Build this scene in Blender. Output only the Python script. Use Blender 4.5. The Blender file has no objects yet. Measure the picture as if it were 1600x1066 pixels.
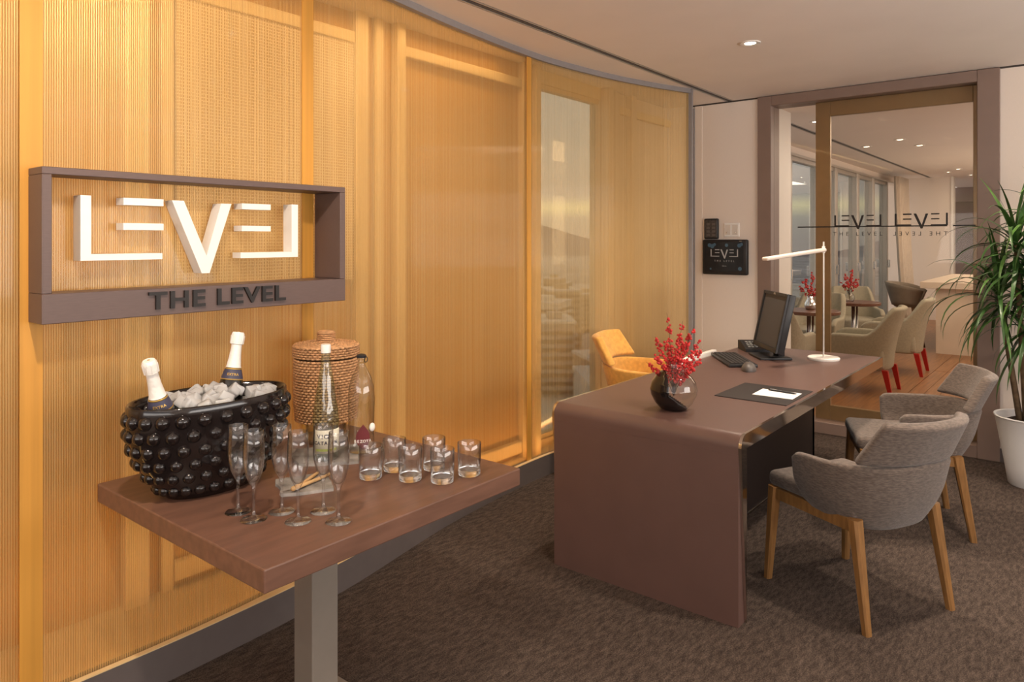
import bpy, bmesh, math, random
from mathutils import Vector, Matrix
random.seed(7)
PI = math.pi
SC = bpy.context.scene
COL = SC.collection
def R(a): return math.radians(a)

# ------------------------------------------------------------------ camera
# room axes: x runs along the desk towards the glass door, y towards the golden screen, z up
cam_d = bpy.data.cameras.new('camera'); cam = bpy.data.objects.new('camera', cam_d); COL.objects.link(cam)
cam.location = (0, 0, 1.5); cam.rotation_euler = (R(90), 0, R(39 - 90))
cam_d.sensor_width = 36; cam_d.lens = 1120 / 1600 * 36
cam_d.shift_y = -(533 - 375) / 1600
cam_d.clip_start = .05; cam_d.clip_end = 9000
SC.camera = cam
cy = SC.cycles
cy.max_bounces = 12; cy.diffuse_bounces = 4; cy.glossy_bounces = 4; cy.transmission_bounces = 12; cy.transparent_max_bounces = 14
cy.caustics_reflective = False; cy.caustics_refractive = False; cy.sample_clamp_indirect = 6
# ------------------------------------------------------------------ world: overcast dusk
W = bpy.data.worlds.new('dusk'); SC.world = W; W.use_nodes = True
nt = W.node_tree; bg = nt.nodes['Background']
tc = nt.nodes.new('ShaderNodeTexCoord'); sep = nt.nodes.new('ShaderNodeSeparateXYZ')
nt.links.new(tc.outputs['Generated'], sep.inputs[0])
rampw = nt.nodes.new('ShaderNodeValToRGB'); cr = rampw.color_ramp
nt.links.new(sep.outputs['Z'], rampw.inputs[0])
cr.elements[0].position = 0.0; cr.elements[0].color = (.42, .36, .33, 1)
cr.elements[1].position = 1.0; cr.elements[1].color = (.34, .37, .44, 1)
for p, c in ((.03, (.50, .44, .38, 1)), (.045, (.95, .80, .50, 1)), (.06, (.55, .48, .44, 1)), (.2, (.50, .48, .48, 1))):
    e = cr.elements.new(p); e.color = c
nt.links.new(rampw.outputs[0], bg.inputs[0]); bg.inputs[1].default_value = 1.7
# ------------------------------------------------------------------ view
vs = SC.view_settings
vs.view_transform = 'Standard'; vs.look = 'None'; vs.gamma = 1; vs.use_curve_mapping = False; vs.exposure = 0.12
# ------------------------------------------------------------------ large area lights
def area(name, loc, rot, sx, sy, power, color, spread=180):
    l = bpy.data.lights.new(name, 'AREA'); l.shape = 'RECTANGLE'; l.size = sx; l.size_y = sy
    l.energy = power; l.color = color; l.spread = R(spread)
    o = bpy.data.objects.new(name, l); COL.objects.link(o); o.location = loc; o.rotation_euler = rot
    return o
WARM = (1, .82, .64); NEUT = (1, .93, .87)
area('window_daylight_rear', (-2.40, -.3, 1.55), (R(148), 0, R(-90)), 4.6, 1.6, 92, NEUT)  # fill light added behind the camera, tilted up to brighten the ceiling
area('window_daylight_side', (2.2, -2.85, 1.45), (R(145), 0, 0), 5.0, 1.5, 150, NEUT)  # second added fill, from the side, also tilted up at the ceiling
area('lounge_window_light', (10.5, -1.2, 1.7), (R(120), 0, R(0)), 6.0, 1.4, 55, NEUT)  # added lounge fill aimed upward; the wall behind it has no window
area('lounge_ceiling_panel', (8.2, .6, 2.64), (0, 0, 0), 3.0, 1.2, 48, WARM)  # broad fill lights under the lounge ceiling, without a fixture
area('lounge_ceiling_panel', (13.2, .8, 2.64), (0, 0, 0), 4.0, 1.2, 55, WARM)

# ------------------------------------------------------------------ materials
MATS = {}
def mat(name, col, rough=.5, metal=0., var=0., vscale=20., bump=0., bscale=60., stretch=(1, 1, 1), col2=None, spec=.5, coat=0., trans=0., ior=1.45, sheen=0.):
    if name in MATS: return MATS[name]
    m = bpy.data.materials.new(name); m.use_nodes = True; t = m.node_tree; b = t.nodes['Principled BSDF']
    b.inputs['Base Color'].default_value = (*col, 1); b.inputs['Roughness'].default_value = rough
    b.inputs['Metallic'].default_value = metal; b.inputs['Specular IOR Level'].default_value = spec
    b.inputs['Coat Weight'].default_value = coat; b.inputs['Transmission Weight'].default_value = trans
    b.inputs['IOR'].default_value = ior; b.inputs['Sheen Weight'].default_value = sheen
    c = t.nodes.new('ShaderNodeTexCoord'); mp = t.nodes.new('ShaderNodeMapping'); mp.inputs['Scale'].default_value = stretch
    t.links.new(c.outputs['Object'], mp.inputs[0])
    n = t.nodes.new('ShaderNodeTexNoise'); n.inputs['Scale'].default_value = vscale; n.inputs['Detail'].default_value = 5
    t.links.new(mp.outputs[0], n.inputs[0])
    mx = t.nodes.new('ShaderNodeMix'); mx.data_type = 'RGBA'
    c2 = col2 or tuple(min(1, x * (1 - var)) for x in col)
    c1 = col if col2 else tuple(min(1, x * (1 + var)) for x in col)
    mx.inputs[6].default_value = (*c1, 1); mx.inputs[7].default_value = (*c2, 1)
    rp = t.nodes.new('ShaderNodeMapRange'); rp.inputs[1].default_value = .35; rp.inputs[2].default_value = .65
    t.links.new(n.outputs[0], rp.inputs[0]); t.links.new(rp.outputs[0], mx.inputs[0])
    t.links.new(mx.outputs[2], b.inputs['Base Color'])
    if bump:
        n2 = t.nodes.new('ShaderNodeTexNoise'); n2.inputs['Scale'].default_value = bscale; n2.inputs['Detail'].default_value = 4
        t.links.new(mp.outputs[0], n2.inputs[0])
        bp = t.nodes.new('ShaderNodeBump'); bp.inputs['Strength'].default_value = bump; bp.inputs['Distance'].default_value = .01
        t.links.new(n2.outputs[0], bp.inputs['Height']); t.links.new(bp.outputs[0], b.inputs['Normal'])
    MATS[name] = m
    return m
def thin_glass(name, tint=(1, 1, 1), refl=1.0, rough=0.0, base=.02, edge=1.):
    m = bpy.data.materials.new(name); m.use_nodes = True; t = m.node_tree; t.nodes.clear()
    out = t.nodes.new('ShaderNodeOutputMaterial'); mx = t.nodes.new('ShaderNodeMixShader')
    tr = t.nodes.new('ShaderNodeBsdfTransparent')
    fc = t.nodes.new('ShaderNodeLayerWeight'); fc.inputs[0].default_value = .5; pw = t.nodes.new('ShaderNodeMath'); pw.operation = 'POWER'; pw.inputs[1].default_value = 3.0
    tm = t.nodes.new('ShaderNodeMix'); tm.data_type = 'RGBA'; tm.inputs[6].default_value = (*tint, 1); tm.inputs[7].default_value = (*[c * edge for c in tint], 1)
    t.links.new(fc.outputs['Facing'], pw.inputs[0]); t.links.new(pw.outputs[0], tm.inputs[0]); t.links.new(tm.outputs[2], tr.inputs[0])
    gl = t.nodes.new('ShaderNodeBsdfGlossy'); gl.inputs['Roughness'].default_value = rough
    lw = t.nodes.new('ShaderNodeFresnel'); gm = t.nodes.new('ShaderNodeNewGeometry'); io = t.nodes.new('ShaderNodeMapRange'); io.inputs[3].default_value = 1.5; io.inputs[4].default_value = 1 / 1.5
    t.links.new(gm.outputs['Backfacing'], io.inputs[0]); t.links.new(io.outputs[0], lw.inputs[0])
    ml = t.nodes.new('ShaderNodeMath'); ml.operation = 'MULTIPLY_ADD'; ml.inputs[1].default_value = refl; ml.inputs[2].default_value = base
    ml.use_clamp = True
    t.links.new(lw.outputs[0], ml.inputs[0]); t.links.new(ml.outputs[0], mx.inputs[0])
    t.links.new(tr.outputs[0], mx.inputs[1]); t.links.new(gl.outputs[0], mx.inputs[2]); t.links.new(mx.outputs[0], out.inputs[0])
    MATS[name] = m
    return m
def emit(name, col, s):
    m = bpy.data.materials.new(name); m.use_nodes = True; b = m.node_tree.nodes['Principled BSDF']
    b.inputs['Base Color'].default_value = (*col, 1); b.inputs['Emission Color'].default_value = (*col, 1); b.inputs['Emission Strength'].default_value = s
    return m

def screen_mat():
    # gold wired glass: see-through share between fine vertical wires, polished face
    m = bpy.data.materials.new('gold_wire_glass'); m.use_nodes = True; t = m.node_tree; t.nodes.clear(); N = t.nodes.new; L = t.links.new
    out = N('ShaderNodeOutputMaterial'); mx = N('ShaderNodeMixShader')
    tr = N('ShaderNodeBsdfTransparent'); tr.inputs[0].default_value = (.97, .84, .62, 1)
    b = N('ShaderNodeBsdfPrincipled')
    uv = N('ShaderNodeUVMap')
    mp = N('ShaderNodeMapping'); mp.inputs['Scale'].default_value = (1, .004, 1); L(uv.outputs[0], mp.inputs[0])
    nn = N('ShaderNodeTexNoise'); nn.inputs['Scale'].default_value = 130; nn.inputs['Detail'].default_value = 2; L(mp.outputs[0], nn.inputs[0])
    wv = N('ShaderNodeTexWave'); wv.inputs['Scale'].default_value = 46; L(mp.outputs[0], wv.inputs[0])
    n = N('ShaderNodeMix'); n.inputs[0].default_value = .5; L(wv.outputs['Fac'], n.inputs[2]); L(nn.outputs[0], n.inputs[3])
    n2 = N('ShaderNodeTexNoise'); n2.inputs['Scale'].default_value = 60; n2.inputs['Detail'].default_value = 3; L(mp.outputs[0], n2.inputs[0])
    r1 = N('ShaderNodeMapRange'); r1.inputs[1].default_value = .3; r1.inputs[2].default_value = .7; r1.inputs[3].default_value = .38; r1.inputs[4].default_value = .54
    L(n.outputs[0], r1.inputs[0]); L(r1.outputs[0], mx.inputs[0])
    cm = N('ShaderNodeMix'); cm.data_type = 'RGBA'; cm.inputs[6].default_value = (.57, .36, .12, 1); cm.inputs[7].default_value = (.80, .56, .25, 1)
    ad = N('ShaderNodeMath'); ad.operation = 'ADD'; L(n.outputs[0], ad.inputs[0]); L(n2.outputs[0], ad.inputs[1])
    r2 = N('ShaderNodeMapRange'); r2.inputs[1].default_value = .6; r2.inputs[2].default_value = 1.4; L(ad.outputs[0], r2.inputs[0]); L(r2.outputs[0], cm.inputs[0])
    L(cm.outputs[2], b.inputs['Base Color'])
    b.inputs['Metallic'].default_value = .35; b.inputs['Roughness'].default_value = .38
    b.inputs['Coat Weight'].default_value = .55; b.inputs['Coat Roughness'].default_value = .06
    bp = N('ShaderNodeBump'); bp.inputs['Strength'].default_value = .5; bp.inputs['Distance'].default_value = .004
    L(n.outputs[0], bp.inputs['Height']); L(bp.outputs[0], b.inputs['Normal'])
    L(tr.outputs[0], mx.inputs[1]); L(b.outputs[0], mx.inputs[2]); L(mx.outputs[0], out.inputs[0])
    return m
def hex_mat():
    m = bpy.data.materials.new('honeycomb_blind'); m.use_nodes = True; t = m.node_tree; b = t.nodes['Principled BSDF']; N = t.nodes.new; L = t.links.new
    c = N('ShaderNodeTexCoord'); mp = N('ShaderNodeMapping'); mp.inputs['Scale'].default_value = (1, 0, .9); L(c.outputs['Object'], mp.inputs[0])
    v = N('ShaderNodeTexVoronoi'); v.inputs['Scale'].default_value = 78; v.inputs['Randomness'].default_value = .12; v.feature = 'DISTANCE_TO_EDGE'; L(mp.outputs[0], v.inputs[0])
    r = N('ShaderNodeMapRange'); r.inputs[1].default_value = .05; r.inputs[2].default_value = .22; L(v.outputs[0], r.inputs[0])
    cm = N('ShaderNodeMix'); cm.data_type = 'RGBA'; cm.inputs[6].default_value = (.95, .80, .56, 1); cm.inputs[7].default_value = (.40, .22, .06, 1)
    L(r.outputs[0], cm.inputs[0]); L(cm.outputs[2], b.inputs['Base Color']); b.inputs['Roughness'].default_value = .5
    return m
def carpet_mat():
    m = bpy.data.materials.new('carpet'); m.use_nodes = True; t = m.node_tree; b = t.nodes['Principled BSDF']; N = t.nodes.new; L = t.links.new
    c = N('ShaderNodeTexCoord')
    a = N('ShaderNodeTexNoise'); a.inputs['Scale'].default_value = 190; a.inputs['Detail'].default_value = 4; a.inputs['Roughness'].default_value = .7; L(c.outputs['Object'], a.inputs[0])
    mp = N('ShaderNodeMapping'); mp.inputs['Scale'].default_value = (1, 3, 1); mp.inputs['Rotation'].default_value = (0, 0, R(38)); L(c.outputs['Object'], mp.inputs[0])
    d = N('ShaderNodeTexNoise'); d.inputs['Scale'].default_value = 20; d.inputs['Detail'].default_value = 6; d.inputs['Roughness'].default_value = .65; L(mp.outputs[0], d.inputs[0])
    r = N('ShaderNodeValToRGB'); cr = r.color_ramp
    ad = N('ShaderNodeMath'); ad.operation = 'MULTIPLY_ADD'; ad.inputs[1].default_value = .42; L(d.outputs[0], ad.inputs[0])
    ml = N('ShaderNodeMath'); ml.operation = 'MULTIPLY'; ml.inputs[1].default_value = .58; L(a.outputs[0], ml.inputs[0]); L(ml.outputs[0], ad.inputs[2])
    L(ad.outputs[0], r.inputs[0])
    cr.elements[0].position = .40; cr.elements[0].color = (.027, .020, .0165, 1)
    cr.elements[1].position = .62; cr.elements[1].color = (.138, .104, .086, 1)
    e = cr.elements.new(.5); e.color = (.072, .053, .043, 1)
    L(r.outputs[0], b.inputs['Base Color']); b.inputs['Roughness'].default_value = .95; b.inputs['Specular IOR Level'].default_value = .15
    bp = N('ShaderNodeBump'); bp.inputs['Strength'].default_value = .6; bp.inputs['Distance'].default_value = .008; L(a.outputs[0], bp.inputs['Height']); L(bp.outputs[0], b.inputs['Normal'])
    return m

SCREEN = screen_mat(); HEXM = hex_mat(); CARPET = carpet_mat()
CEIL = mat('ceiling_paint', (.86, .79, .74), .8, var=.02, vscale=2)
WALLP = mat('wall_covering', (.82, .73, .65), .75, var=.03, vscale=60, stretch=(1, 30, .5))
FRAMEB = mat('bronze_frame', (.235, .165, .135), .42, var=.03, vscale=9)
DOORM = mat('bronze_stile', (.30, .20, .105), .3, metal=.35, var=.04)
AMBER = mat('amber_panel', (.52, .265, .050), .6, var=.05, vscale=3)
PALEP = mat('pale_facade_panel', (.70, .55, .40), .55, var=.04, vscale=3)
SEAMO = mat('orange_overlap', (.60, .29, .048), .5, var=.08, vscale=40, stretch=(1, 1, .02))
AMBER2 = mat('amber_mullion', (.74, .54, .28), .5, var=.04, vscale=5)
KICK = mat('grey_kick', (.125, .105, .100), .45, var=.03)
RAIL = mat('grey_rail', (.27, .25, .25), .45, var=.03)
ALU = mat('aluminium', (.62, .59, .55), .35, metal=.6, var=.03)
STEEL = mat('polished_steel', (.62, .58, .54), .08, metal=1., var=.02)
CHROME = mat('chrome', (.8, .8, .8), .1, metal=1., var=.02)
DARKSLOT = mat('slot_dark', (.05, .04, .035), .6, var=.05)
TABLEW = mat('table_wood', (.160, .082, .056), .34, var=.14, vscale=6, stretch=(1, 6, 6), spec=.5)
TABLEG = mat('table_leg_paint', (.235, .205, .175), .45, var=.02)
SIGNB = mat('sign_board', (.118, .078, .070), .42, var=.05, vscale=30, stretch=(1, 8, 8))
WHITE = mat('white_paint', (.86, .83, .78), .4, var=.01)
BLACKM = mat('black_lettering', (.013, .010, .009), .45, var=.1)
LEATHER = mat('brown_leather', (.118, .066, .055), .36, var=.04, vscale=8, bump=.06, bscale=500, spec=.8)
DARKP = mat('dark_panel', (.020, .013, .012), .45, var=.1)
BPLAST = mat('black_plastic', (.018, .018, .020), .38, var=.1)
BSCREEN = mat('screen_face', (.06, .058, .06), .5, var=.04, vscale=3)
GREYF = mat('taupe_fabric', (.135, .106, .089), .9, var=.28, vscale=55, bump=.25, bscale=260, stretch=(1, 1, 4), sheen=.25, spec=.2)
YELF = mat('mustard_fabric', (.68, .36, .085), .85, var=.10, vscale=40, bump=.15, bscale=200, sheen=.2, spec=.2)
BEIGEF = mat('beige_fabric', (.40, .36, .27), .9, var=.08, vscale=60, bump=.1, bscale=300, spec=.2)
OAK = mat('oak_leg', (.25, .125, .042), .4, var=.16, vscale=14, stretch=(5, 5, .6))
REDP = mat('red_leg', (.42, .016, .012), .35, var=.05)
POTW = mat('white_pot', (.76, .76, .76), .35, var=.01)
SOIL = mat('soil', (.03, .02, .014), .95, var=.5, vscale=60, bump=.8, bscale=60)
LEAF = mat('leaf_green', (.030, .082, .017), .36, var=.45, vscale=9, spec=.6)
LEAF2 = mat('leaf_light', (.085, .185, .040), .36, var=.3, vscale=9, spec=.6)
TRUNK = mat('cane_trunk', (.17, .11, .06), .8, var=.3, bump=.4)
BERRY = mat('red_berry', (.56, .032, .032), .28, var=.2, vscale=30)
TWIG = mat('twig', (.08, .045, .03), .8, var=.3)
BLKGL = mat('black_ceramic', (.010, .007, .007), .13, var=.1, coat=.3)
ICE = mat('ice', (.96, .97, .98), .10, var=.02, vscale=14, trans=.55, ior=1.31, bump=.35, bscale=22)
WICK = mat('wicker', (.50, .27, .125), .6, var=.30, vscale=60, stretch=(1, 1, 3))
WICKD = mat('wicker_gap', (.16, .075, .03), .8, var=.2)
SLATE = mat('slate', (.26, .24, .22), .75, var=.35, vscale=16, bump=.7, bscale=26)
SILVERF = mat('white_foil', (.84, .82, .78), .38, var=.02, bump=.25, bscale=90)
BOTTLE = mat('dark_bottle', (.012, .012, .010), .1, var=.1, coat=.3)
GOLDM = mat('gold_print', (.55, .36, .10), .4, metal=.6)
LABELC = mat('paper_label', (.86, .82, .64), .6, var=.03)
MAROON = mat('maroon_label', (.15, .025, .03), .5, var=.1)
NAVY = mat('label_navy', (.05, .05, .09), .5)
WOODFL = mat('lounge_plank', (.29, .135, .055), .35, var=.22, vscale=7, stretch=(.4, 6, 1))
DWOOD = mat('dark_walnut', (.14, .055, .03), .35, var=.15, vscale=8, stretch=(1, 6, 1))
PALEW = mat('pale_counter', (.70, .58, .46), .5, var=.04, vscale=5, stretch=(6, 1, 1))
CURT = mat('curtain_cloth', (.66, .57, .48), .9, var=.04)
BROWNW = mat('brown_wall', (.26, .19, .16), .8, var=.06, vscale=4)
STOOLM = mat('stool_shell', (.21, .17, .13), .6, var=.06)
GLASS = thin_glass('clear_thin_glass', (.97, .97, .97), 2.0, 0, .012, .62)
SOLIDG = mat('solid_glass', (.97, .98, .98), .0, trans=1., ior=1.45, var=.0)
GREENG = thin_glass('green_bottle_glass', (.84, .94, .89), 1.4, .03, .03, .55)
CLEARB = thin_glass('clear_bottle_glass', (.92, .92, .91), 1.4, 0, .03, .5)
DOORG = thin_glass('door_glass', (.95, .94, .92), .18, 0, .0)
WING = thin_glass('window_glass', (.80, .84, .84), 1.3, 0, .05)
LAMPE = emit('lamp_lens', (1, .88, .70), 14)
LED = emit('led_strip', (1, .64, .28), 10)

# ------------------------------------------------------------------ mesh helpers
def bm_new(): return bmesh.new()
def box(bm, x0, x1, y0, y1, z0, z1, bev=0., seg=2):
    v = [bm.verts.new(p) for p in ((x0, y0, z0), (x1, y0, z0), (x1, y1, z0), (x0, y1, z0), (x0, y0, z1), (x1, y0, z1), (x1, y1, z1), (x0, y1, z1))]
    fs = [bm.faces.new([v[i] for i in q]) for q in ((0, 3, 2, 1), (4, 5, 6, 7), (0, 1, 5, 4), (1, 2, 6, 5), (2, 3, 7, 6), (3, 0, 4, 7))]
    if bev:
        es = set(e for f in fs for e in f.edges)
        bmesh.ops.bevel(bm, geom=list(es), offset=bev, segments=seg, affect='EDGES', profile=.5)
    return bm
def B(*a, **k): return box(bm_new(), *a, **k)
def ring_frame(d):
    d = d.normalized(); a = Vector((0, 0, 1)) if abs(d.z) < .9 else Vector((1, 0, 0))
    x = d.cross(a).normalized(); return x, d.cross(x).normalized()
def tube(bm, pts, rad, n=8, cap=True):
    pts = [Vector(p) for p in pts]
    rs = rad if isinstance(rad, (list, tuple)) else [rad] * len(pts)
    rings = []
    X = None
    for i, p in enumerate(pts):
        d = (pts[min(i + 1, len(pts) - 1)] - pts[max(i - 1, 0)])
        if X is None: X, Y = ring_frame(d)
        else:
            dn = d.normalized(); X = (X - dn * X.dot(dn)).normalized(); Y = dn.cross(X)
        rings.append([bm.verts.new(p + (X * math.cos(2 * PI * j / n) + Y * math.sin(2 * PI * j / n)) * rs[i]) for j in range(n)])
    for a, b in zip(rings, rings[1:]):
        for j in range(n): bm.faces.new((a[j], a[(j + 1) % n], b[(j + 1) % n], b[j]))
    if cap and n > 2: bm.faces.new(rings[0][::-1]); bm.faces.new(rings[-1])
    return bm
def lathe(bm, prof, n=32, c=(0, 0, 0), sx=1., sy=1., close=False):
    rings = []
    for r, z in prof:
        if r < 1e-6: rings.append([bm.verts.new((c[0], c[1], c[2] + z))])
        else: rings.append([bm.verts.new((c[0] + r * sx * math.cos(2 * PI * j / n), c[1] + r * sy * math.sin(2 * PI * j / n), c[2] + z)) for j in range(n)])
    prs = list(zip(rings, rings[1:]))
    if close: prs.append((rings[-1], rings[0]))
    for a, b in prs:
        if len(a) == 1 and len(b) == 1: continue
        for j in range(n):
            k = (j + 1) % n
            if len(a) == 1: bm.faces.new((a[0], b[k], b[j]))
            elif len(b) == 1: bm.faces.new((a[j], a[k], b[0]))
            else: bm.faces.new((a[j], a[k], b[k], b[j]))
    return bm
def grid(bm, f, nu, nv, uvs=False):
    V = [[bm.verts.new(f(i / nu, j / nv)) for j in range(nv + 1)] for i in range(nu + 1)]
    for i in range(nu):
        for j in range(nv): bm.faces.new((V[i][j], V[i + 1][j], V[i + 1][j + 1], V[i][j + 1]))
    return bm
def prism(bm, poly, y0, y1):
    # polygon in x,z extruded along y
    a = [bm.verts.new((p[0], y0, p[1])) for p in poly]; b = [bm.verts.new((p[0], y1, p[1])) for p in poly]
    n = len(poly)
    bm.faces.new(a); bm.faces.new(b[::-1])
    for i in range(n): bm.faces.new((a[i], b[i], b[(i + 1) % n], a[(i + 1) % n]))
    return bm
def sphere(bm, c, r, u=10, v=7, s=(1, 1, 1)):
    bmesh.ops.create_uvsphere(bm, u_segments=u, v_segments=v, radius=r, matrix=Matrix.Translation(c) @ Matrix.Diagonal((*s, 1)))
    return bm
def obj(name, bm, m, parent=None, smooth=False, mods=(), loc=None, rot=None):
    me = bpy.data.meshes.new(name)
    bmesh.ops.recalc_face_normals(bm, faces=bm.faces[:])
    bm.to_mesh(me); bm.free(); me.materials.append(m)
    o = bpy.data.objects.new(name, me); COL.objects.link(o); o.parent = parent
    if smooth:
        for p in me.polygons: p.use_smooth = True
        if smooth == 'auto':
            me.set_sharp_from_angle(angle=R(38))
    if loc: o.location = loc
    if rot: o.rotation_euler = rot
    for k, v in mods:
        md = o.modifiers.new(k, k)
        for a, b in v.items(): setattr(md, a, b)
    return o
def tag(o, label, cat=None, group=None, kind=None):
    if label: o['label'] = label
    if cat: o['category'] = cat
    if group: o['group'] = group
    if kind: o['kind'] = kind
    return o
def thing(name, label, cat, loc=(0, 0, 0), rz=0., group=None, kind=None):
    o = bpy.data.objects.new(name, None); o.empty_display_size = .1; COL.objects.link(o); o.location = loc; o.rotation_euler = (0, 0, rz)
    return tag(o, label, cat, group, kind)
def struct(name, bm, m, label=None, parent=None, **k):
    o = obj(name, bm, m, parent, **k)
    if parent is None: tag(o, label, None, None, 'structure')
    return o
def sgroup(name, label, loc=(0, 0, 0)):
    o = bpy.data.objects.new(name, None); COL.objects.link(o); o.location = loc
    o['kind'] = 'structure'; o['label'] = label
    return o
def copy_tree(o, parent=None):
    c = o.copy(); COL.objects.link(c); c.parent = parent
    for ch in list(o.children): copy_tree(ch, c)
    return c
def text(name, body, size, m, parent, loc, rot, extrude=.001, align='CENTER', bold=0., sx=1., spacing=1., mirror=False):
    cu = bpy.data.curves.new(name, 'FONT'); cu.body = body; cu.size = size; cu.extrude = extrude; cu.align_x = align; cu.align_y = 'CENTER'
    cu.offset = bold; cu.space_character = spacing; cu.resolution_u = 3
    t = bpy.data.objects.new(name + '_tmp', cu); COL.objects.link(t)
    dg = bpy.context.evaluated_depsgraph_get(); me = bpy.data.meshes.new_from_object(t.evaluated_get(dg))
    bpy.data.objects.remove(t); bpy.data.curves.remove(cu)
    if mirror or sx != 1:
        for v in me.vertices: v.co.x *= (-sx if mirror else sx)
        if mirror: me.flip_normals()
    me.materials.clear(); me.materials.append(m); me.name = name
    o = bpy.data.objects.new(name, me); COL.objects.link(o); o.parent = parent; o.location = loc; o.rotation_euler = rot
    return o
FACE_Y = (R(90), 0, 0)            # lettering read by someone looking along +y
FACE_X = (R(90), 0, R(-90))       # lettering read by someone looking along +x
# the five letters of the emblem in a box of width .771 and height .253 (origin: lower left), as polygons in x,z
LOGO = [[[(0, .052), (.248, .052), (.248, .072), (.030, .072), (.030, .253), (0, .253)]],
        [[(.125, .228), (.252, .228), (.252, .251), (.125, .251)], [(.125, .148), (.252, .148), (.252, .170), (.125, .170)]],
        [[(.280, .249), (.321, .249), (.401, .060), (.455, .245), (.494, .245), (.412, 0), (.384, 0)]],
        [[(.535, .228), (.652, .228), (.652, .249), (.535, .249)], [(.535, .148), (.652, .148), (.652, .168), (.535, .168)]],
        [[(.530, .050), (.771, .050), (.771, .253), (.743, .253), (.743, .070), (.530, .070)]]]

# ------------------------------------------------------------------ the setting
H = 2.67; FU = 5.85; FV = 2.95      # ceiling height, far wall, facade
struct('floor', B(-2.6, FU, -3.1, 3.1, -.1, 0), CARPET, 'brown mottled carpet floor of the reception room')
ce = sgroup('ceiling', 'pale beige painted ceiling with a slot diffuser')
obj('ceiling_field', B(-2.6, 26, -3.1, 2.34, H, H + .12), CEIL, ce)
obj('ceiling_strip', B(-2.6, 18, 2.41, 3.15, H, H + .12), CEIL, ce)
obj('slot_recess', B(-2.6, 18, 2.335, 2.415, H + .05, H + .1), DARKSLOT, ce)
for y in (2.352, 2.374, 2.396):
    obj('slot_blade', B(-2.6, 18, y - .004, y + .004, H - .002, H + .05), ALU if y != 2.374 else KICK, ce)
wf = sgroup('wall_far', 'cream wall around the glass door')
obj('wall_panel', B(FU, FU + .14, 2.13, 2.72, 0, H), WALLP, wf)
obj('wall_panel', B(FU, FU + .14, -3.1, .485, 0, H), WALLP, wf)
obj('shadow_joint', B(FU - .004, FU + .03, -3.1, 2.72, H - .012, H), DARKSLOT, wf)
obj('edge_post', B(FU - .03, FU + .14, 2.685, 2.73, 0, H - .03), RAIL, wf)
obj('wall_panel', B(FU, FU + .14, 2.73, FV + .1, 0, H), WALLP, wf)
obj('corner_strip', B(FU - .008, FU, 2.62, 2.685, 0, H - .012), WALLP, wf)
struct('baseboard_far', B(FU - .015, FU, 2.13, 2.685, 0, .09), KICK, 'grey baseboard under the cream wall beside the door')
struct('baseboard_far_side', B(FU - .015, FU, -3.0, .485, 0, .09), KICK, 'grey baseboard behind the potted plant')
# unseen rear and side walls, with window openings behind the added fill lights
wr = sgroup('wall_rear', 'cream wall behind the viewer with a wide window')
obj('wall_panel', B(-2.6, -2.48, -3.1, 3.1, 0, .5), WALLP, wr); obj('wall_panel', B(-2.6, -2.48, -3.1, 3.1, 2.55, H), WALLP, wr)
obj('wall_panel', B(-2.6, -2.48, -3.1, -2.65, .5, 2.55), WALLP, wr); obj('wall_panel', B(-2.6, -2.48, 2.05, 3.1, .5, 2.55), WALLP, wr)
wsd = sgroup('wall_side', 'cream side wall with a wide window')
obj('wall_panel', B(-2.6, FU, -3.1, -2.98, 0, .5), WALLP, wsd); obj('wall_panel', B(-2.6, FU, -3.1, -2.98, 2.5, H), WALLP, wsd)
obj('wall_panel', B(-2.6, -.4, -3.1, -2.98, .5, 2.5), WALLP, wsd); obj('wall_panel', B(4.8, FU, -3.1, -2.98, .5, 2.5), WALLP, wsd)

# curved golden screen
PTS = [(-2.6, 2.56), (-1.6, 2.52), (-.6, 2.49), (.3, 2.472), (.86, 2.465), (1.2, 2.463), (1.5, 2.482), (1.86, 2.528), (2.32, 2.595), (2.72, 2.655), (3.0, 2.685), (3.36, 2.715), (3.77, 2.722), (4.37, 2.655), (4.8, 2.555), (5.18, 2.43)]
def SV(u):
    n = len(PTS)
    i = 0
    while i < n - 2 and u > PTS[i + 1][0]: i += 1
    def sl(k):
        a, b = max(k - 1, 0), min(k + 1, n - 1)
        return (PTS[b][1] - PTS[a][1]) / (PTS[b][0] - PTS[a][0])
    x0, y0 = PTS[i]; x1, y1 = PTS[i + 1]; d = x1 - x0; t = (u - x0) / d
    return (2*t**3 - 3*t**2 + 1) * y0 + (t**3 - 2*t**2 + t) * d * sl(i) + (-2*t**3 + 3*t**2) * y1 + (t**3 - t**2) * d * sl(i + 1)
scr = sgroup('wall_screen', 'curved golden wired-glass screen wall')
def screen_panel(u0, u1, off):
    n = max(8, int((u1 - u0) / .05)); bm = bm_new(); uvl = bm.loops.layers.uv.new('UVMap')
    cols = []
    for i in range(n + 1):
        u = u0 + (u1 - u0) * i / n
        cols.append((u, [bm.verts.new((u, SV(u) + off, z)) for z in (.115, 2.65)]))
    for (ua, a), (ub, b) in zip(cols, cols[1:]):
        f = bm.faces.new((a[0], b[0], b[1], a[1]))
        for l, uv in zip(f.loops, ((ua, .115), (ub, .115), (ub, 2.65), (ua, 2.65))): l[uvl].uv = uv
    return obj('screen_panel', bm, SCREEN, scr, smooth=True)
for u0, u1, off in ((-2.6, .790, .012), (.730, 1.795, 0), (1.735, 3.585, .012), (3.50, 5.18, 0)): screen_panel(u0, u1, off)
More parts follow.
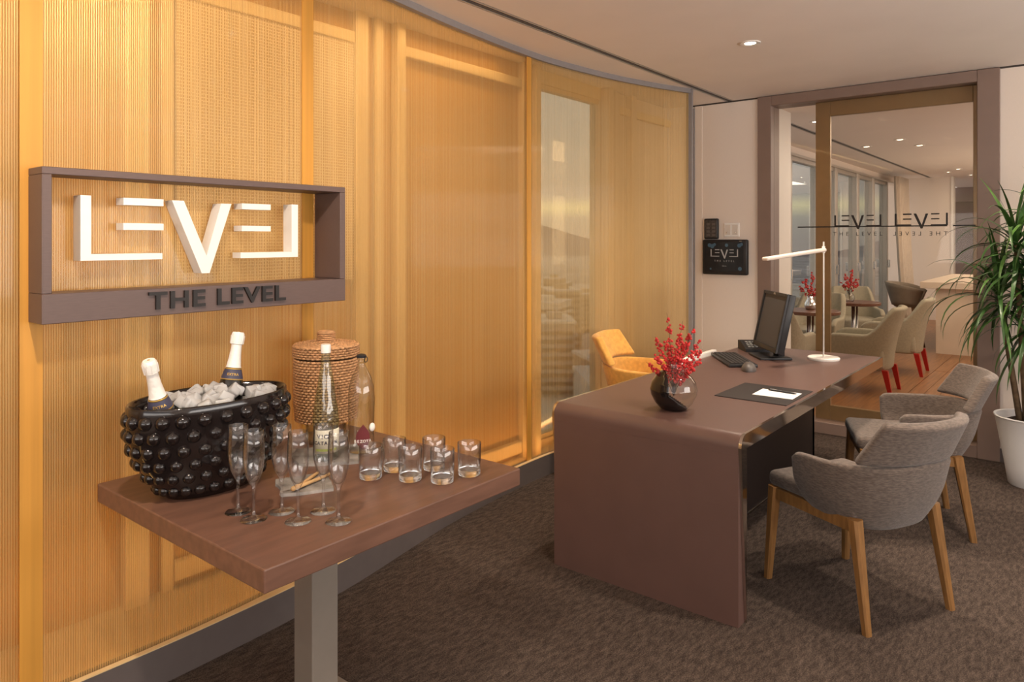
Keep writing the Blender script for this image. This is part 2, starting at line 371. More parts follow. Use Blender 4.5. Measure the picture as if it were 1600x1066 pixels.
def curved_strip(name, u0, u1, offs, z0, z1, m, parent, ledge=0.):
    n = max(2, int((u1 - u0) / .06)); bm = bm_new(); rows = []
    for i in range(n + 1):
        u = u0 + (u1 - u0) * i / n; a, b = SV(u) + offs[0] - ledge * math.exp(-((u - 1.95) / .45) ** 2), SV(u) + offs[1]
        rows.append([bm.verts.new(p) for p in ((u, a, z0), (u, b, z0), (u, b, z1), (u, a, z1))])
    for a, b in zip(rows, rows[1:]):
        for j in range(4): bm.faces.new((a[j], b[j], b[(j + 1) % 4], a[(j + 1) % 4]))
    bm.faces.new(rows[0]); bm.faces.new(rows[-1][::-1])
    return obj(name, bm, m, parent, smooth='auto')
for a, b in ((.730, .790), (1.735, 1.795), (3.505, 3.55)): curved_strip('overlap_strip', a, b, (-.004, -.001), .132, 2.636, SEAMO, scr)
curved_strip('top_rail', -2.6, 5.19, (-.02, .03), 2.635, H, RAIL, scr)
kb = curved_strip('kick_plate', -2.6, 5.19, (-.022, .03), 0, .127, KICK, scr, ledge=.03)
curved_strip('kick_lip', -2.6, 5.19, (-.024, -.004), .127, .131, AMBER2, scr, ledge=.03)
obj('end_post', B(5.175, 5.20, 2.405, 2.45, 0, H), RAIL, scr)
# facade behind the screen
fa = sgroup('wall_facade', 'amber panelled facade behind the golden screen')
obj('amber_panel', B(-2.6, 3.85, FV, FV + .1, 0, H), AMBER, fa)
n_ = 60; bm = bm_new(); rows = [[bm.verts.new((u, v, .07)) for v in (SV(u) + .032, FV)] for u in [-2.6 + 7.79 * i / n_ for i in range(n_ + 1)]]
for p, q in zip(rows, rows[1:]): bm.faces.new((p[0], q[0], q[1], p[1]))
obj('cavity_sill', bm, AMBER2, fa, mods=(('SOLIDIFY', {'thickness': .01, 'offset': -1}),))
obj('pale_panel', B(4.73, 5.84, FV, FV + .1, 0, H), PALEP, fa)
obj('amber_panel', B(3.85, 4.73, FV, FV + .1, 0, .12), AMBER2, fa)
obj('amber_panel', B(3.85, 4.73, FV, FV + .1, 2.58, H), AMBER2, fa)
for a, b, dp in ((.52, .60, .05), (1.21, 1.30, .06), (1.36, 1.41, .03), (2.33, 2.41, .05), (2.47, 2.53, .03), (2.60, 2.66, .06), (3.70, 3.76, .05), (3.80, 3.86, .08), (4.73, 4.80, .08), (4.88, 4.95, .04), (5.12, 5.19, .06)):
    obj('mullion', B(a, b, FV - dp, FV, 0, H, bev=.006, seg=1), AMBER2 if a < 4.7 else PALEP, fa)
for a, b in ((1.41, 2.33), (2.66, 3.70), (4.95, 5.84)):
    obj('head_rail', B(a, b, FV - .04, FV, 2.50, 2.56, bev=.005, seg=1), AMBER2, fa)
    obj('bottom_rail', B(a, b, FV - .04, FV, .10, .18, bev=.005, seg=1), AMBER2, fa)
obj('honeycomb_blind', B(1.42, 2.325, FV - .03, FV - .02, 1.30, 2.50), HEXM, fa)
wn = sgroup('window_1', 'tall window behind the golden screen looking over the city')
obj('window_pane', B(3.86, 4.73, FV + .05, FV + .056, .12, 2.58), WING, wn)
for z in (.12, 2.55): obj('window_frame', B(3.86, 4.73, FV + .02, FV + .08, z, z + .03), AMBER2, wn)
# warm light strips inside the screen cavity
ls = thing('led_strip', 'warm light strip at the foot of the golden screen', 'light strip', (0, 0, 0))
curved_strip('diffuser', -1.2, 5.1, (.045, .085), .075, .080, LED, ls)
l = area('cavity_light_top', (1.0, 2.70, 2.655), (R(-6), 0, R(3)), 5.0, .05, 11, (1, .76, .46))

# ------------------------------------------------------------------ sliding glass door
df = sgroup('door_1', 'bronze framed sliding glass door to the lounge')
obj('jamb', B(FU - .03, FU + .17, 2.02, 2.13, 0, H - .005, bev=.004, seg=1), FRAMEB, df)
obj('jamb', B(FU - .03, FU + .17, .485, .615, 0, H - .005, bev=.004, seg=1), FRAMEB, df)
obj('lintel', B(FU - .03, FU + .17, .615, 2.02, 2.585, H - .005, bev=.004, seg=1), FRAMEB, df)
obj('threshold', B(FU - .03, FU + .17, .615, 2.02, 0, .09, bev=.004, seg=1), FRAMEB, df)
def leaf(y0, y1, x, mirror):
    p = obj('door_leaf', B(x + .012, x + .018, y0 + .05, y1 - .05, .19, 2.50), DOORG, df)
    obj('stile', B(x, x + .035, y1 - .11, y1, .09, 2.585, bev=.003, seg=1), DOORM, p)
    obj('stile', B(x, x + .035, y0, y0 + .05, .09, 2.585, bev=.003, seg=1), DOORM, p)
    obj('rail', B(x, x + .035, y0 + .05, y1 - .11, 2.47, 2.585, bev=.003, seg=1), DOORM, p)
    obj('rail', B(x, x + .035, y0 + .05, y1 - .11, .09, .205, bev=.003, seg=1), DOORM, p)
    return p
lf = leaf(.60, 1.707, FU + .085, False)
fx = obj('fixed_pane', B(FU + .04, FU + .046, .615, 2.02, .09, 2.585), DOORG, df)
# emblem and rule on the glass, as film on the fixed pane
xg = FU + .0385
def emblem(parent, m, y_left, z0, s, x, flip=False):
    for polys in LOGO:
        bm = bm_new()
        for p in polys: prism(bm, [(a * s, b * s) for a, b in p], 0, .0012)
        obj('emblem_letter', bm, m, parent, loc=(x, y_left, z0), rot=(0, 0, R(-90)))
for yl, mir in ((1.555, False), (1.135, True)):
    s = .43 if not mir else .44
    for polys in LOGO:
        bm = bm_new()
        for p in polys: prism(bm, [(a * s, b * s * 1.0) for a, b in p], 0, .0012)
        obj('emblem_letter', bm, BLACKM, fx, loc=(xg, yl, 1.582), rot=(0, 0, R(-90)))
    text('emblem_words', 'THE LEVEL', .042, BLACKM, fx, (xg, yl - .165, 1.545), FACE_X, .0004, spacing=1.9, mirror=mir)
obj('emblem_rule', B(xg - .001, xg, .80, 1.83, 1.597, 1.606), BLACKM, fx)
obj('emblem_rule', B(xg - .001, xg, .63, .765, 1.597, 1.606), BLACKM, fx)

# ------------------------------------------------------------------ lounge shell
lfl = sgroup('floor_lounge', 'polished wood plank floor of the lounge')
obj('underfloor', B(FU, 24, -1.6, 3.1, -.1, -.012), DWOOD, lfl)
pm = None
for i in range(44):
    y = -1.45 + (i % 22) * .13 + .13 * 8 * 0
    x = FU + .17 + (0 if i < 22 else 3.42)
    if pm is None:
        o = obj('plank', B(0, 3.41, 0, .127, -.012, 0, bev=.002, seg=1), WOODFL, lfl, loc=(x, y, 0)); pm = o.data
    else:
        o = bpy.data.objects.new('plank', pm); COL.objects.link(o); o.parent = lfl; o.location = (x, y, 0)
obj('far_boards', B(FU + 7.02, 24, -1.6, 3.0, -.012, 0), WOODFL, lfl)
obj('wall_boards', B(FU + .17, FU + 7.02, 1.41, 3.0, -.012, 0), WOODFL, lfl)
wl = sgroup('wall_lounge', 'walls of the lounge beyond the glass door')
obj('end_wall', B(15.4, 15.6, 2.03, 3.1, 0, H), WALLP, wl)
obj('end_wall_edge', B(15.38, 15.62, 1.99, 2.03, 0, H), WHITE, wl)  # white strip paints in the brightly lit edge of the end wall
obj('brown_wall', B(19.0, 19.2, -1.6, 3.1, 0, 2.35), BROWNW, wl)
obj('brown_bulkhead', B(18.7, 19.2, -1.6, 3.1, 2.35, H), BROWNW, wl)
obj('side_wall', B(FU, 24, -1.7, -1.6, 0, H), WALLP, wl)
obj('white_pier', B(6.28, 6.75, 2.16, 2.62, 0, H), WHITE, wl)
obj('window_head', B(6.6, 15.4, FV - .04, FV + .1, 2.56, H), WALLP, wl)
obj('window_head_trim', B(6.6, 15.4, FV - .07, FV - .04, 2.55, 2.58), ALU, wl)
obj('window_sill', B(6.6, 15.4, FV - .04, FV + .1, 0, .08), ALU, wl)
us = [6.8, 7.9, 9.05, 10.35, 11.1, 12.35, 13.4, 14.5]
for i in range(len(us) - 1):
    w = sgroup('window_%d' % (i + 2), 'tall aluminium framed lounge window with fold-back sash, bay %d from the door' % (i + 1))
    a, b = us[i], us[i + 1]
    obj('window_pane', B(a + .07, b - .07, FV + .02, FV + .026, .14, 2.5), WING, w)
    for x in (a, b - .07): obj('window_frame', B(x, x + .07, FV - .05, FV + .08, .08, 2.56, bev=.004, seg=1), ALU, w)
    for z in (.08, 2.5): obj('window_frame', B(a + .07, b - .07, FV - .03, FV + .06, z, z + .06), ALU, w)
    obj('window_handle', B(b - .05, b - .03, FV - .09, FV - .05, 1.0, 1.14, bev=.004, seg=1), CHROME, w)
    obj('gasket', B(a + .07, a + .10, FV - .01, FV + .05, .14, 2.5), DARKSLOT, w)
# curtain
def curtain():
    bm = bm_new()
    def f(s, t):
        x = 13.75 + .85 * s; fold = math.sin(s * 2 * PI * 7) * .045
        z = .02 + 2.58 * t; sway = -.22 * (1 - t) ** 1.5
        return (x + fold * .3, 2.62 + fold + sway * .6, z)
    grid(bm, f, 90, 12)
    return obj('curtain', bm, CURT, None, smooth=True, mods=(('SOLIDIFY', {'thickness': .006}),))
tag(curtain(), 'pale beige curtain hanging at the far end of the lounge windows', 'curtain')

# ------------------------------------------------------------------ city outside
city = tag(obj('city_ground', B(40, 3000, -900, 3000, -62, -60), mat('city_ground', (.50, .46, .42), .9, var=.35, vscale=.02)), 'grey city ground far below the windows', None, None, 'structure')
hb = bm_new()
def hills(s, t):
    a = R(-10 + 110 * s); d = 2800 + 500 * t
    hgt = -60 + t * (75 + 55 * math.sin(s * 17) + 30 * math.sin(s * 43 + 1))
    return (d * math.cos(a), d * math.sin(a), hgt)
grid(hb, hills, 80, 4)
tag(obj('hills', hb, mat('hill_haze', (.26, .24, .25), 1., var=.1, vscale=.01), smooth=True), 'hazy grey hills on the horizon beyond the city', None, None, 'structure')
BW = [mat('facade_pale', (.66, .62, .57), .8, var=.1, vscale=.3), mat('facade_ochre', (.42, .33, .24), .8, var=.1, vscale=.3), mat('facade_grey', (.30, .29, .29), .8, var=.1, vscale=.3)]
WINB = mat('facade_window', (.05, .055, .06), .3, var=.2)
rnd = random.Random(3)
def building(x, y, w, d, h, m, label, group, rz):
    t = thing('apartment_block', label, 'building', (x, y, -60), rz, group)
    obj('walls', B(-w/2, w/2, -d/2, d/2, 0, h), m, t)
    obj('roof_parapet', B(-w/2 - .4, w/2 + .4, -d/2 - .4, d/2 + .4, h, h + 1), BW[0], t)
    obj('stair_house', B(-w*.2, w*.1, -d*.2, d*.2, h + 1, h + 3.5), m, t)
    nfl = int(h // 3.3)
    for k in range(nfl):
        z = 1.2 + k * 3.3
        bm = bm_new()
        box(bm, -w/2 + 1, w/2 - 1, -d/2 - .15, -d/2 + .2, z, z + 1.5); box(bm, -w/2 - .15, -w/2 + .2, -d/2 + 1, d/2 - 1, z, z + 1.5)
        obj('window_band', bm, WINB, t)
        obj('balcony', B(-w/2 + 2, w/2 - 2, -d/2 - 1.2, -d/2, z - .9, z + .1), BW[0], t)
placed = []
for i in range(34):
    if i < 18:
        a0, a1, dist = 29, 38, 190 + i * 34
    else:
        a0, a1, dist = 10, 26, 230 + (i - 18) * 42
    for tr_ in range(40):
        a = R(rnd.uniform(a0, a1)); p = (dist * math.cos(a), dist * math.sin(a))
        if all((p[0] - q[0]) ** 2 + (p[1] - q[1]) ** 2 > 52 ** 2 for q in placed): break
        dist += 6
    placed.append(p)
    building(dist * math.cos(a), dist * math.sin(a), rnd.uniform(18, 32), rnd.uniform(14, 18), rnd.uniform(12, 34), BW[i % 3],
             ('distant %s apartment block with rows of windows seen through the %s' % (('pale', 'ochre', 'grey')[i % 3], 'golden screen window' if i < 18 else 'lounge windows')),
             '%s city blocks %s' % (('pale', 'ochre', 'grey')[i % 3], 'behind the screen' if i < 18 else 'outside the lounge'), R(rnd.uniform(15, 60)))

# ------------------------------------------------------------------ downlights
def downlight(x, y, label, group, power, aim=None):
    t = thing('downlight', label, 'ceiling light', (x, y, H), 0, group)
    bm = bm_new(); lathe(bm, [(.032, 0), (.060, 0), (.060, -.006), (.052, -.008), (.034, -.004), (.032, .0)], 24); obj('trim_ring', bm, WHITE, t, smooth='auto')
    bm = bm_new(); lathe(bm, [(0, -.003), (.031, -.003)], 24); obj('lens', bm, LAMPE, t)
    if power:
        l = bpy.data.lights.new('spot', 'SPOT'); l.energy = power; l.spot_size = R(115); l.spot_blend = .9; l.shadow_soft_size = .05; l.color = WARM
        o = bpy.data.objects.new('spot', l); COL.objects.link(o); o.parent = t; o.location = (0, 0, -.03)
        if aim:
            l.spot_size = R(95); o.rotation_euler = (Vector(aim) - Vector((x, y, H - .03))).to_track_quat('-Z', 'Y').to_euler()
downlight(4.196, 1.579, 'round recessed downlight in the ceiling above the desk', None, 130)
for x, y, am in ((.50, 1.15, (1.35, 2.45, 1.35)), (2.35, 1.30, (2.6, 2.6, 1.5))): downlight(x, y, 'recessed downlight in the ceiling over the golden screen side, out of view', 'downlights along the screen', 120 if x < 1 else 65, am)
for x, y in ((-.9, 1.0), (1.4, -.7), (3.0, .1), (4.7, .1)): downlight(x, y, 'recessed downlight in the reception ceiling, out of view', 'downlights over the room', 120)
for k, (x, y) in enumerate(((7.395, 2.123), (9.769, 2.198), (9.328, 1.743), (10.05, 1.659), (14.3, 1.931), (13.8, 1.719), (15.2, 1.70), (15.0, 1.42), (17.2, 1.75))):
    downlight(x, y, ('lounge ceiling spotlight nearest the door beside the slot', 'lounge spotlight close to the ceiling slot, second from the door', 'left of the two bright lounge spotlights in the middle of the ceiling', 'right of the two bright lounge spotlights in the middle of the ceiling', 'far left spotlight of the distant lounge cluster', 'upper spotlight of the distant lounge cluster', 'lower spotlight of the distant lounge cluster', 'rightmost spotlight of the distant lounge cluster', 'bright spotlight beside the brown wall at the lounge end')[k], 'lounge spotlights', 22 if k in (0, 1, 3, 5, 8) else 0)
# ------------------------------------------------------------------ refreshment table
TT = .73
t = thing('side_table', 'square brown wooden table on a grey pedestal, holding bucket and glasses', 'table', (1.42, 1.975, 0))
obj('tabletop', B(-.485, .477, -.475, .468, TT - .058, TT, bev=.004, seg=2), TABLEW, t)
obj('leg', B(-.05, .05, -.05, .05, .012, TT - .058, bev=.003, seg=1), TABLEG, t)
obj('base_plate', B(-.11, .11, -.30, .06, 0, .012, bev=.003, seg=1), TABLEG, t)
obj('top_flange', B(-.15, .15, -.15, .15, TT - .066, TT - .058), TABLEG, t)

# ------------------------------------------------------------------ wall sign
t = thing('wall_sign', 'brown box-framed wall sign with raised white emblem letters', 'sign', (1.2915, 2.35, 1.255))
hw, hh = .5395, .458
def skew(bm):      # the boards deepen towards the right, following the curved screen
    for v in bm.verts:
        if v.co.y > .02: v.co.y += .062 * max(0, (v.co.x + hw) / (2 * hw)) ** 1.4
    return bm
obj('frame_board', skew(B(-hw, hw, 0, .112, 0, .088, bev=.002, seg=1)), SIGNB, t)
obj('frame_board', skew(B(-hw, hw, 0, .112, hh - .022, hh, bev=.002, seg=1)), SIGNB, t)
obj('frame_board', B(-hw, -hw + .026, 0, .112, .088, hh - .022, bev=.002, seg=1), SIGNB, t)
obj('frame_board', B(hw - .026, hw, 0, .171, .088, hh - .022, bev=.002, seg=1), SIGNB, t)
for polys in LOGO:
    for p in polys:
        bm = bm_new(); prism(bm, [(a + .872 - 1.2915, b + 1.384 - 1.255) for a, b in p], .052, .108)
        tag(obj('letter_stroke', bm, WHITE, t), 'raised white emblem stroke')
tw = text('lettering', 'THE LEVEL', .080, BLACKM, t, (.008, -.004, .0455), FACE_Y, .005, bold=.0018, spacing=1.12)
xs = [v.co.x for v in tw.data.vertices]; sx = .50 / (max(xs) - min(xs)); zs = [v.co.y for v in tw.data.vertices]; sy = .057 / (max(zs) - min(zs))
for v in tw.data.vertices: v.co.x *= sx; v.co.y *= sy
bm = bm_new(); bm.from_mesh(tw.data); bm.faces.ensure_lookup_table(); bmesh.ops.remove_doubles(bm, verts=bm.verts[:], dist=1e-6)
seen = set()
for f0 in bm.faces:
    if f0 in seen: continue
    isl = []; stack = [f0]; seen.add(f0)
    while stack:
        f = stack.pop(); isl.append(f)
        for v in f.verts:
            for g in v.link_faces:
                if g not in seen: seen.add(g); stack.append(g)
    b2 = bm_new(); mp_ = {}
    for f in isl: b2.faces.new([mp_.setdefault(v, None) or mp_.__setitem__(v, b2.verts.new(v.co)) or mp_[v] for v in f.verts])
    tag(obj('letter', b2, BLACKM, t, loc=tuple(tw.location), rot=FACE_Y), 'black raised capital letter of the words THE LEVEL')
bm.free(); bpy.data.objects.remove(tw)

# ------------------------------------------------------------------ champagne bucket
BX, BY = 1.15, 2.14
t = thing('ice_bucket', 'black oval champagne bucket covered in round bumps', 'ice bucket', (BX, BY, TT))
BA, BB, BH = .250, .150, .285
def brad(z):   # scale of the oval at a height
    s = z / BH
    return .50 + .50 * math.sin(min(1, s * 1.25 + .03) * PI / 2) ** .8 if s < .8 else 1.0
prof = []
for i in range(15): z = BH * i / 14; prof.append((brad(z), z))
bm = bm_new(); lathe(bm, [(0, .0)] + prof + [(.985, BH + .004), (.955, BH)] + [(brad(z) - .06, z) for z in (BH * .9, BH * .7, BH * .55)] + [(0, BH * .55)], 56, sx=BA, sy=BB)
obj('bowl', bm, BLKGL, t, smooth=True)
for row in range(6):
    z = BH * (.12 + .150 * row); n = 24
    for k in range(n):
        a = 2 * PI * (k + (row % 2) * .5) / n; s = brad(z) - .028
        x, y = BA * s * math.cos(a), BB * s * math.sin(a)
        if row == 0 and k == 0:
            bm = bm_new(); sphere(bm, (0, 0, 0), .0215, 14, 10); bo = obj('bump', bm, BLKGL, t, smooth=True); bmesh0 = bo.data
        else:
            bo = bpy.data.objects.new('bump', bmesh0); COL.objects.link(bo); bo.parent = t
        bo.location = (x, y, z); k2 = .8 + .08 * row / 2; bo.scale = (k2, k2, k2)
# ice
im = []
for k in range(5):
    bm = bm_new(); r_ = random.Random(k)
    box(bm, -.019, .019, -.017, .017, -.015, .015, bev=.006, seg=3)
    for v in bm.verts: v.co += Vector((r_.uniform(-.0012, .0012), r_.uniform(-.0012, .0012), r_.uniform(-.0012, .0012)))
    me = bpy.data.meshes.new('ice_cube'); bm.to_mesh(me); bm.free(); me.materials.append(ICE)
    for p in me.polygons: p.use_smooth = True
    im.append(me)
r_ = random.Random(11); n_ice = 0
icebed = bm_new(); lathe(icebed, [(0, .0), (.90, -.004), (.86, -.03), (0, -.03)], 40, sx=BA, sy=BB)
tag(obj('crushed_ice', icebed, mat('crushed_ice', (.80, .84, .86), .3, var=.12, vscale=60, bump=.9, bscale=70, trans=.25, ior=1.31), None, smooth=False, loc=(BX, BY, TT + BH - .040)), 'crushed white ice filling the black champagne bucket', 'ice', None, 'stuff')
for k in range(64):
    a = r_.uniform(0, 2 * PI); q = math.sqrt(r_.random()) * .78
    x, y = BA * q * math.cos(a), BB * q * math.sin(a)
    if abs(x + .155) < .05 and abs(y + .03) < .06 or abs(x - .105) < .05 and abs(y - .05) < .06: continue
    o = bpy.data.objects.new('ice_cube', im[k % 5]); COL.objects.link(o)
    zz = BH - .028 + .034 * (1 - q) + r_.uniform(-.004, .012)
    o.location = (BX + x, BY + y, TT + zz); o.rotation_euler = (r_.uniform(-.7, .7), r_.uniform(-.7, .7), r_.uniform(0, 3)); s = r_.uniform(.85, 1.25); o.scale = (s, s, s)
    tag(o, 'clear ice cube heaped in the black champagne bucket', 'ice cube', 'ice cubes in the bucket')
def champagne(loc, tilt, az, label, length, words):
    t = thing('champagne_bottle', label, 'bottle', loc); t.rotation_euler = (0, 0, 0)
    t.rotation_mode = 'AXIS_ANGLE'; t.rotation_axis_angle = (R(tilt), -math.sin(az), math.cos(az), 0)
    bm = bm_new(); lathe(bm, [(0, 0), (.040, .0), (.042, .02), (.042, .10), (.040, .135), (.033, .165), (.024, .195), (.020, .215)], 28); obj('body', bm, BOTTLE, t, smooth=True)
    bm = bm_new(); lathe(bm, [(.0245, .198), (.0225, .203), (.0185, .235), (.0165, .262), (.0163, .272), (.0200, .275), (.0210, .300), (.0200, .308), (.0165, .3135), (0, .314)], 28)
    fo = obj('foil', bm, SILVERF, t, smooth='auto')
    bm = bm_new()
    for j in range(10): a = 2 * PI * j / 10; tube(bm, [(.0203 * math.cos(a), .0203 * math.sin(a), .275), (.0212 * math.cos(a + .1), .0212 * math.sin(a + .1), .302)], .0013, 5)
    obj('foil_pleat', bm, SILVERF, fo)
    bm = bm_new(); lathe(bm, [(.0352, .1605), (.0262, .193), (.0250, .193), (.034, .1605)], 28, close=True); lb = obj('neck_label', bm, NAVY, t, smooth='auto')
    bm = bm_new(); lathe(bm, [(.0268, .192), (.0255, .1965), (.0245, .1965), (.0255, .192)], 28, close=True); obj('gold_band', bm, GOLDM, t, smooth=True)
    bm = bm_new(); lathe(bm, [(.0358, .159), (.0350, .1625), (.0335, .1625), (.0345, .159)], 28, close=True); obj('gold_band', bm, GOLDM, t, smooth=True)
    bm = bm_new(); lathe(bm, [(0, .3142), (.004, .3142), (.003, .3152), (0, .3154)], 10); obj('cap_stud', bm, GOLDM, t)
    va = math.atan2(-loc[1], -loc[0])
    for ch, da in zip(words, [(-2 + i) * .24 for i in range(len(words))]):
        aa = va + da; rr = .0318
        text('neck_lettering', ch, .011, GOLDM, t, (rr * math.cos(aa), rr * math.sin(aa), .1765), (R(74), 0, aa + PI / 2), .0003, bold=.0003)
    return t
champagne((BX - .125, BY - .005, TT + .128), 18, R(205), 'white-foiled champagne bottle leaning at the left end of the bucket', .3, 'EXTRA')
champagne((BX + .075, BY + .055, TT + .155), 10, R(10), 'taller white-foiled champagne bottle at the right end of the bucket', .3, 'EXTRA')

# ------------------------------------------------------------------ glassware
def flute_mesh():
    bm = bm_new()
    lathe(bm, [(0, .0), (.036, .0), (.0365, .0015), (.030, .004), (.012, .0075), (.0055, .013), (.0042, .03), (.0040, .075), (.0055, .090), (.012, .102), (.0205, .120), (.0265, .145), (.0290, .170), (.0285, .205), (.0262, .245),
               (.0252, .2455), (.0248, .245), (.0272, .205), (.0277, .170), (.0252, .146), (.0190, .122), (.0105, .106), (.0, .101)], 36)
    return bm
F_LAB = ['champagne flute at the left rear of the six, nearest the bucket', 'champagne flute at the left front, beside the bucket end', 'champagne flute in the middle of the rear row', 'champagne flute in the middle of the front row', 'champagne flute at the right of the rear row, before the slate', 'rightmost front champagne flute']
fm = None
for (x, y), lb in zip([(1.089, 1.88), (1.086, 1.795), (1.167, 1.784), (1.155, 1.688), (1.244, 1.696), (1.225, 1.602)], F_LAB):
    if fm is None: o = obj('champagne_flute', flute_mesh(), GLASS, None, smooth=True); fm = o.data
    else: o = bpy.data.objects.new('champagne_flute', fm); COL.objects.link(o)
    o.location = (x, y, TT + .0005); tag(o, lb, 'glass', 'champagne flutes')
T_LAB = ['water tumbler at the left end, before the clear water bottle', 'second tumbler in the rear row, beside the clear water bottle', 'tumbler at the left of the front row', 'tumbler in the middle of the rear row', 'front tumbler nearest the table edge', 'rightmost tumbler standing alone at the table corner']
tb = None
for (x, y), lb in zip([(1.514, 1.814), (1.614, 1.813), (1.582, 1.701), (1.707, 1.72), (1.633, 1.608), (1.738, 1.588)], T_LAB):
    if tb is None:
        tb = thing('water_tumbler', lb, 'glass', (x, y, TT + .0005), 0, 'water tumblers')
        bm = bm_new(); lathe(bm, [(.037, .020), (.0385, .060), (.0390, .105), (.0382, .1062), (.0374, .105), (.0368, .06), (.0352, .021), (.037, .020)], 36); obj('wall', bm, GLASS, tb, smooth=True)
        bm = bm_new(); lathe(bm, [(0, .0), (.033, .0), (.036, .003), (.0368, .019), (.034, .020), (.026, .0175), (0, .016)], 36); obj('thick_base', bm, SOLIDG, tb, smooth=True)
    else:
        o = copy_tree(tb); o.location = (x, y, TT + .0005); o['label'] = lb
# slates
def slate(name, pts, label, z=TT):
    cx = sum(p[0] for p in pts) / 4; cy = sum(p[1] for p in pts) / 4; r_ = random.Random(len(label)); edge = []
    for i in range(4):
        a, b = pts[i], pts[(i + 1) % 4]
        for k in range(7):
            s = k / 7; edge.append((a[0] + (b[0] - a[0]) * s - cx + r_.uniform(-.004, .004), a[1] + (b[1] - a[1]) * s - cy + r_.uniform(-.004, .004)))
    bm = bm_new(); n = len(edge)
    lo = [bm.verts.new((x, y, 0)) for x, y in edge]; hi = [bm.verts.new((x * .985, y * .985, .009)) for x, y in edge]
    bm.faces.new(lo[::-1]); bm.faces.new(hi)
    for i in range(n): bm.faces.new((lo[i], lo[(i + 1) % n], hi[(i + 1) % n], hi[i]))
    return tag(obj(name, bm, SLATE, None, loc=(cx, cy, z)), label, 'slate tray')
slate('slate_tray', [(1.298, 2.020), (1.233, 1.885), (1.365, 1.805), (1.445, 1.950)], 'small rough grey slate tray with serving tongs behind the flutes')
slate('slate_tray', [(1.510, 2.275), (1.430, 2.090), (1.585, 1.960), (1.720, 2.130)], 'larger grey slate tray under the water bottles')
t = thing('serving_tongs', 'wooden serving tongs lying on the small slate tray', 'tongs', (1.34, 1.90, TT + .0095), R(22))
for s in (-1, 1):
    bm = bm_new(); tube(bm, [(-.085, .002 * s, .012), (-.02, .006 * s, .008), (.05, .018 * s, .006), (.085, .021 * s, .006)], [.006, .006, .0055, .0045], 8)
    obj('tong_arm', bm, mat('tong_wood', (.55, .34, .15), .5, var=.1), t, smooth=True)
bm = bm_new(); sphere(bm, (-.085, 0, .012), .0075, 8, 6); obj('tong_joint', bm, mat('tong_wood', (.55, .34, .15)), t, smooth=True)
# wicker basket on glass jar
t = thing('wicker_ice_bucket', 'round lidded wicker basket set on a clear glass foot', 'basket', (1.70, 2.30, TT))
bm = bm_new(); lathe(bm, [(0, .0), (.085, 0), (.088, .006), (.075, .03), (.078, .080), (.074, .080), (.071, .03), (.08, .012), (0, .010)], 40); obj('glass_foot', bm, CLEARB, t, smooth='auto')
def weave(bm, rad, z0, z1, rows, nst, amp=.0046, cap=False):
    # horizontal strands passing in front of and behind upright stakes
    for k in range(rows):
        z = z0 + (z1 - z0) * (k + .5) / rows; hgt = (z1 - z0) / rows * .44; n = nst * 4; ring = []
        rr = rad(z)
        for j in range(n):
            a = 2 * PI * j / n; r = rr + amp * math.sin(nst * a + (k % 2) * PI)
            ring.append([bm.verts.new((q * math.cos(a), q * math.sin(a), z + dz)) for q, dz in ((r - .003, -hgt), (r, -hgt * .6), (r + .0010, 0), (r, hgt * .6), (r - .003, hgt))])
        for j in range(n):
            a, b = ring[j], ring[(j + 1) % n]
            for i in range(4): bm.faces.new((a[i], b[i], b[i + 1], a[i + 1]))
RB = .119
bm = bm_new(); weave(bm, lambda z: RB * (.94 + .06 * min(1, (z - .08) / .07)), .080, .318, 23, 40); obj('woven_body', bm, WICK, t, smooth=True)
bm = bm_new(); lathe(bm, [(0, .083), (RB * .92, .083), (RB - .004, .155), (RB - .004, .318), (0, .318)], 40); obj('lining', bm, WICKD, t, smooth='auto')
ld = bm_new(); weave(ld, lambda z: RB + .003, .323, .368, 5, 40); lid = obj('lid', ld, WICK, t, smooth=True)
bm = bm_new(); lathe(bm, [(RB - .001, .324), (RB - .001, .366), (0, .366)], 40); obj('lid_lining', bm, WICKD, lid, smooth='auto')
bm = bm_new()
for k in range(11):
    r = RB * (1 - k / 12.5); n = 120; zc = .370 + .010 * (1 - (r / RB) ** 2)
    ring = [[bm.verts.new(((r + dr) * math.cos(2 * PI * j / n), (r + dr) * math.sin(2 * PI * j / n), zc + dz + .0016 * math.sin(30 * 2 * PI * j / n + (k % 2) * PI))) for dr, dz in ((.005, -.004), (.002, .001), (-.002, .001), (-.005, -.004))] for j in range(n)]
    for j in range(n):
        for i in range(3): bm.faces.new((ring[j][i], ring[(j + 1) % n][i], ring[(j + 1) % n][i + 1], ring[j][i + 1]))
obj('lid_top', bm, WICK, lid, smooth=True)
bm = bm_new(); weave(bm, lambda z: .034, .378, .414, 5, 12, .0018)
lathe(bm, [(.035, .414), (.028, .420), (0, .422)], 24); obj('lid_knob', bm, WICK, lid, smooth=True)
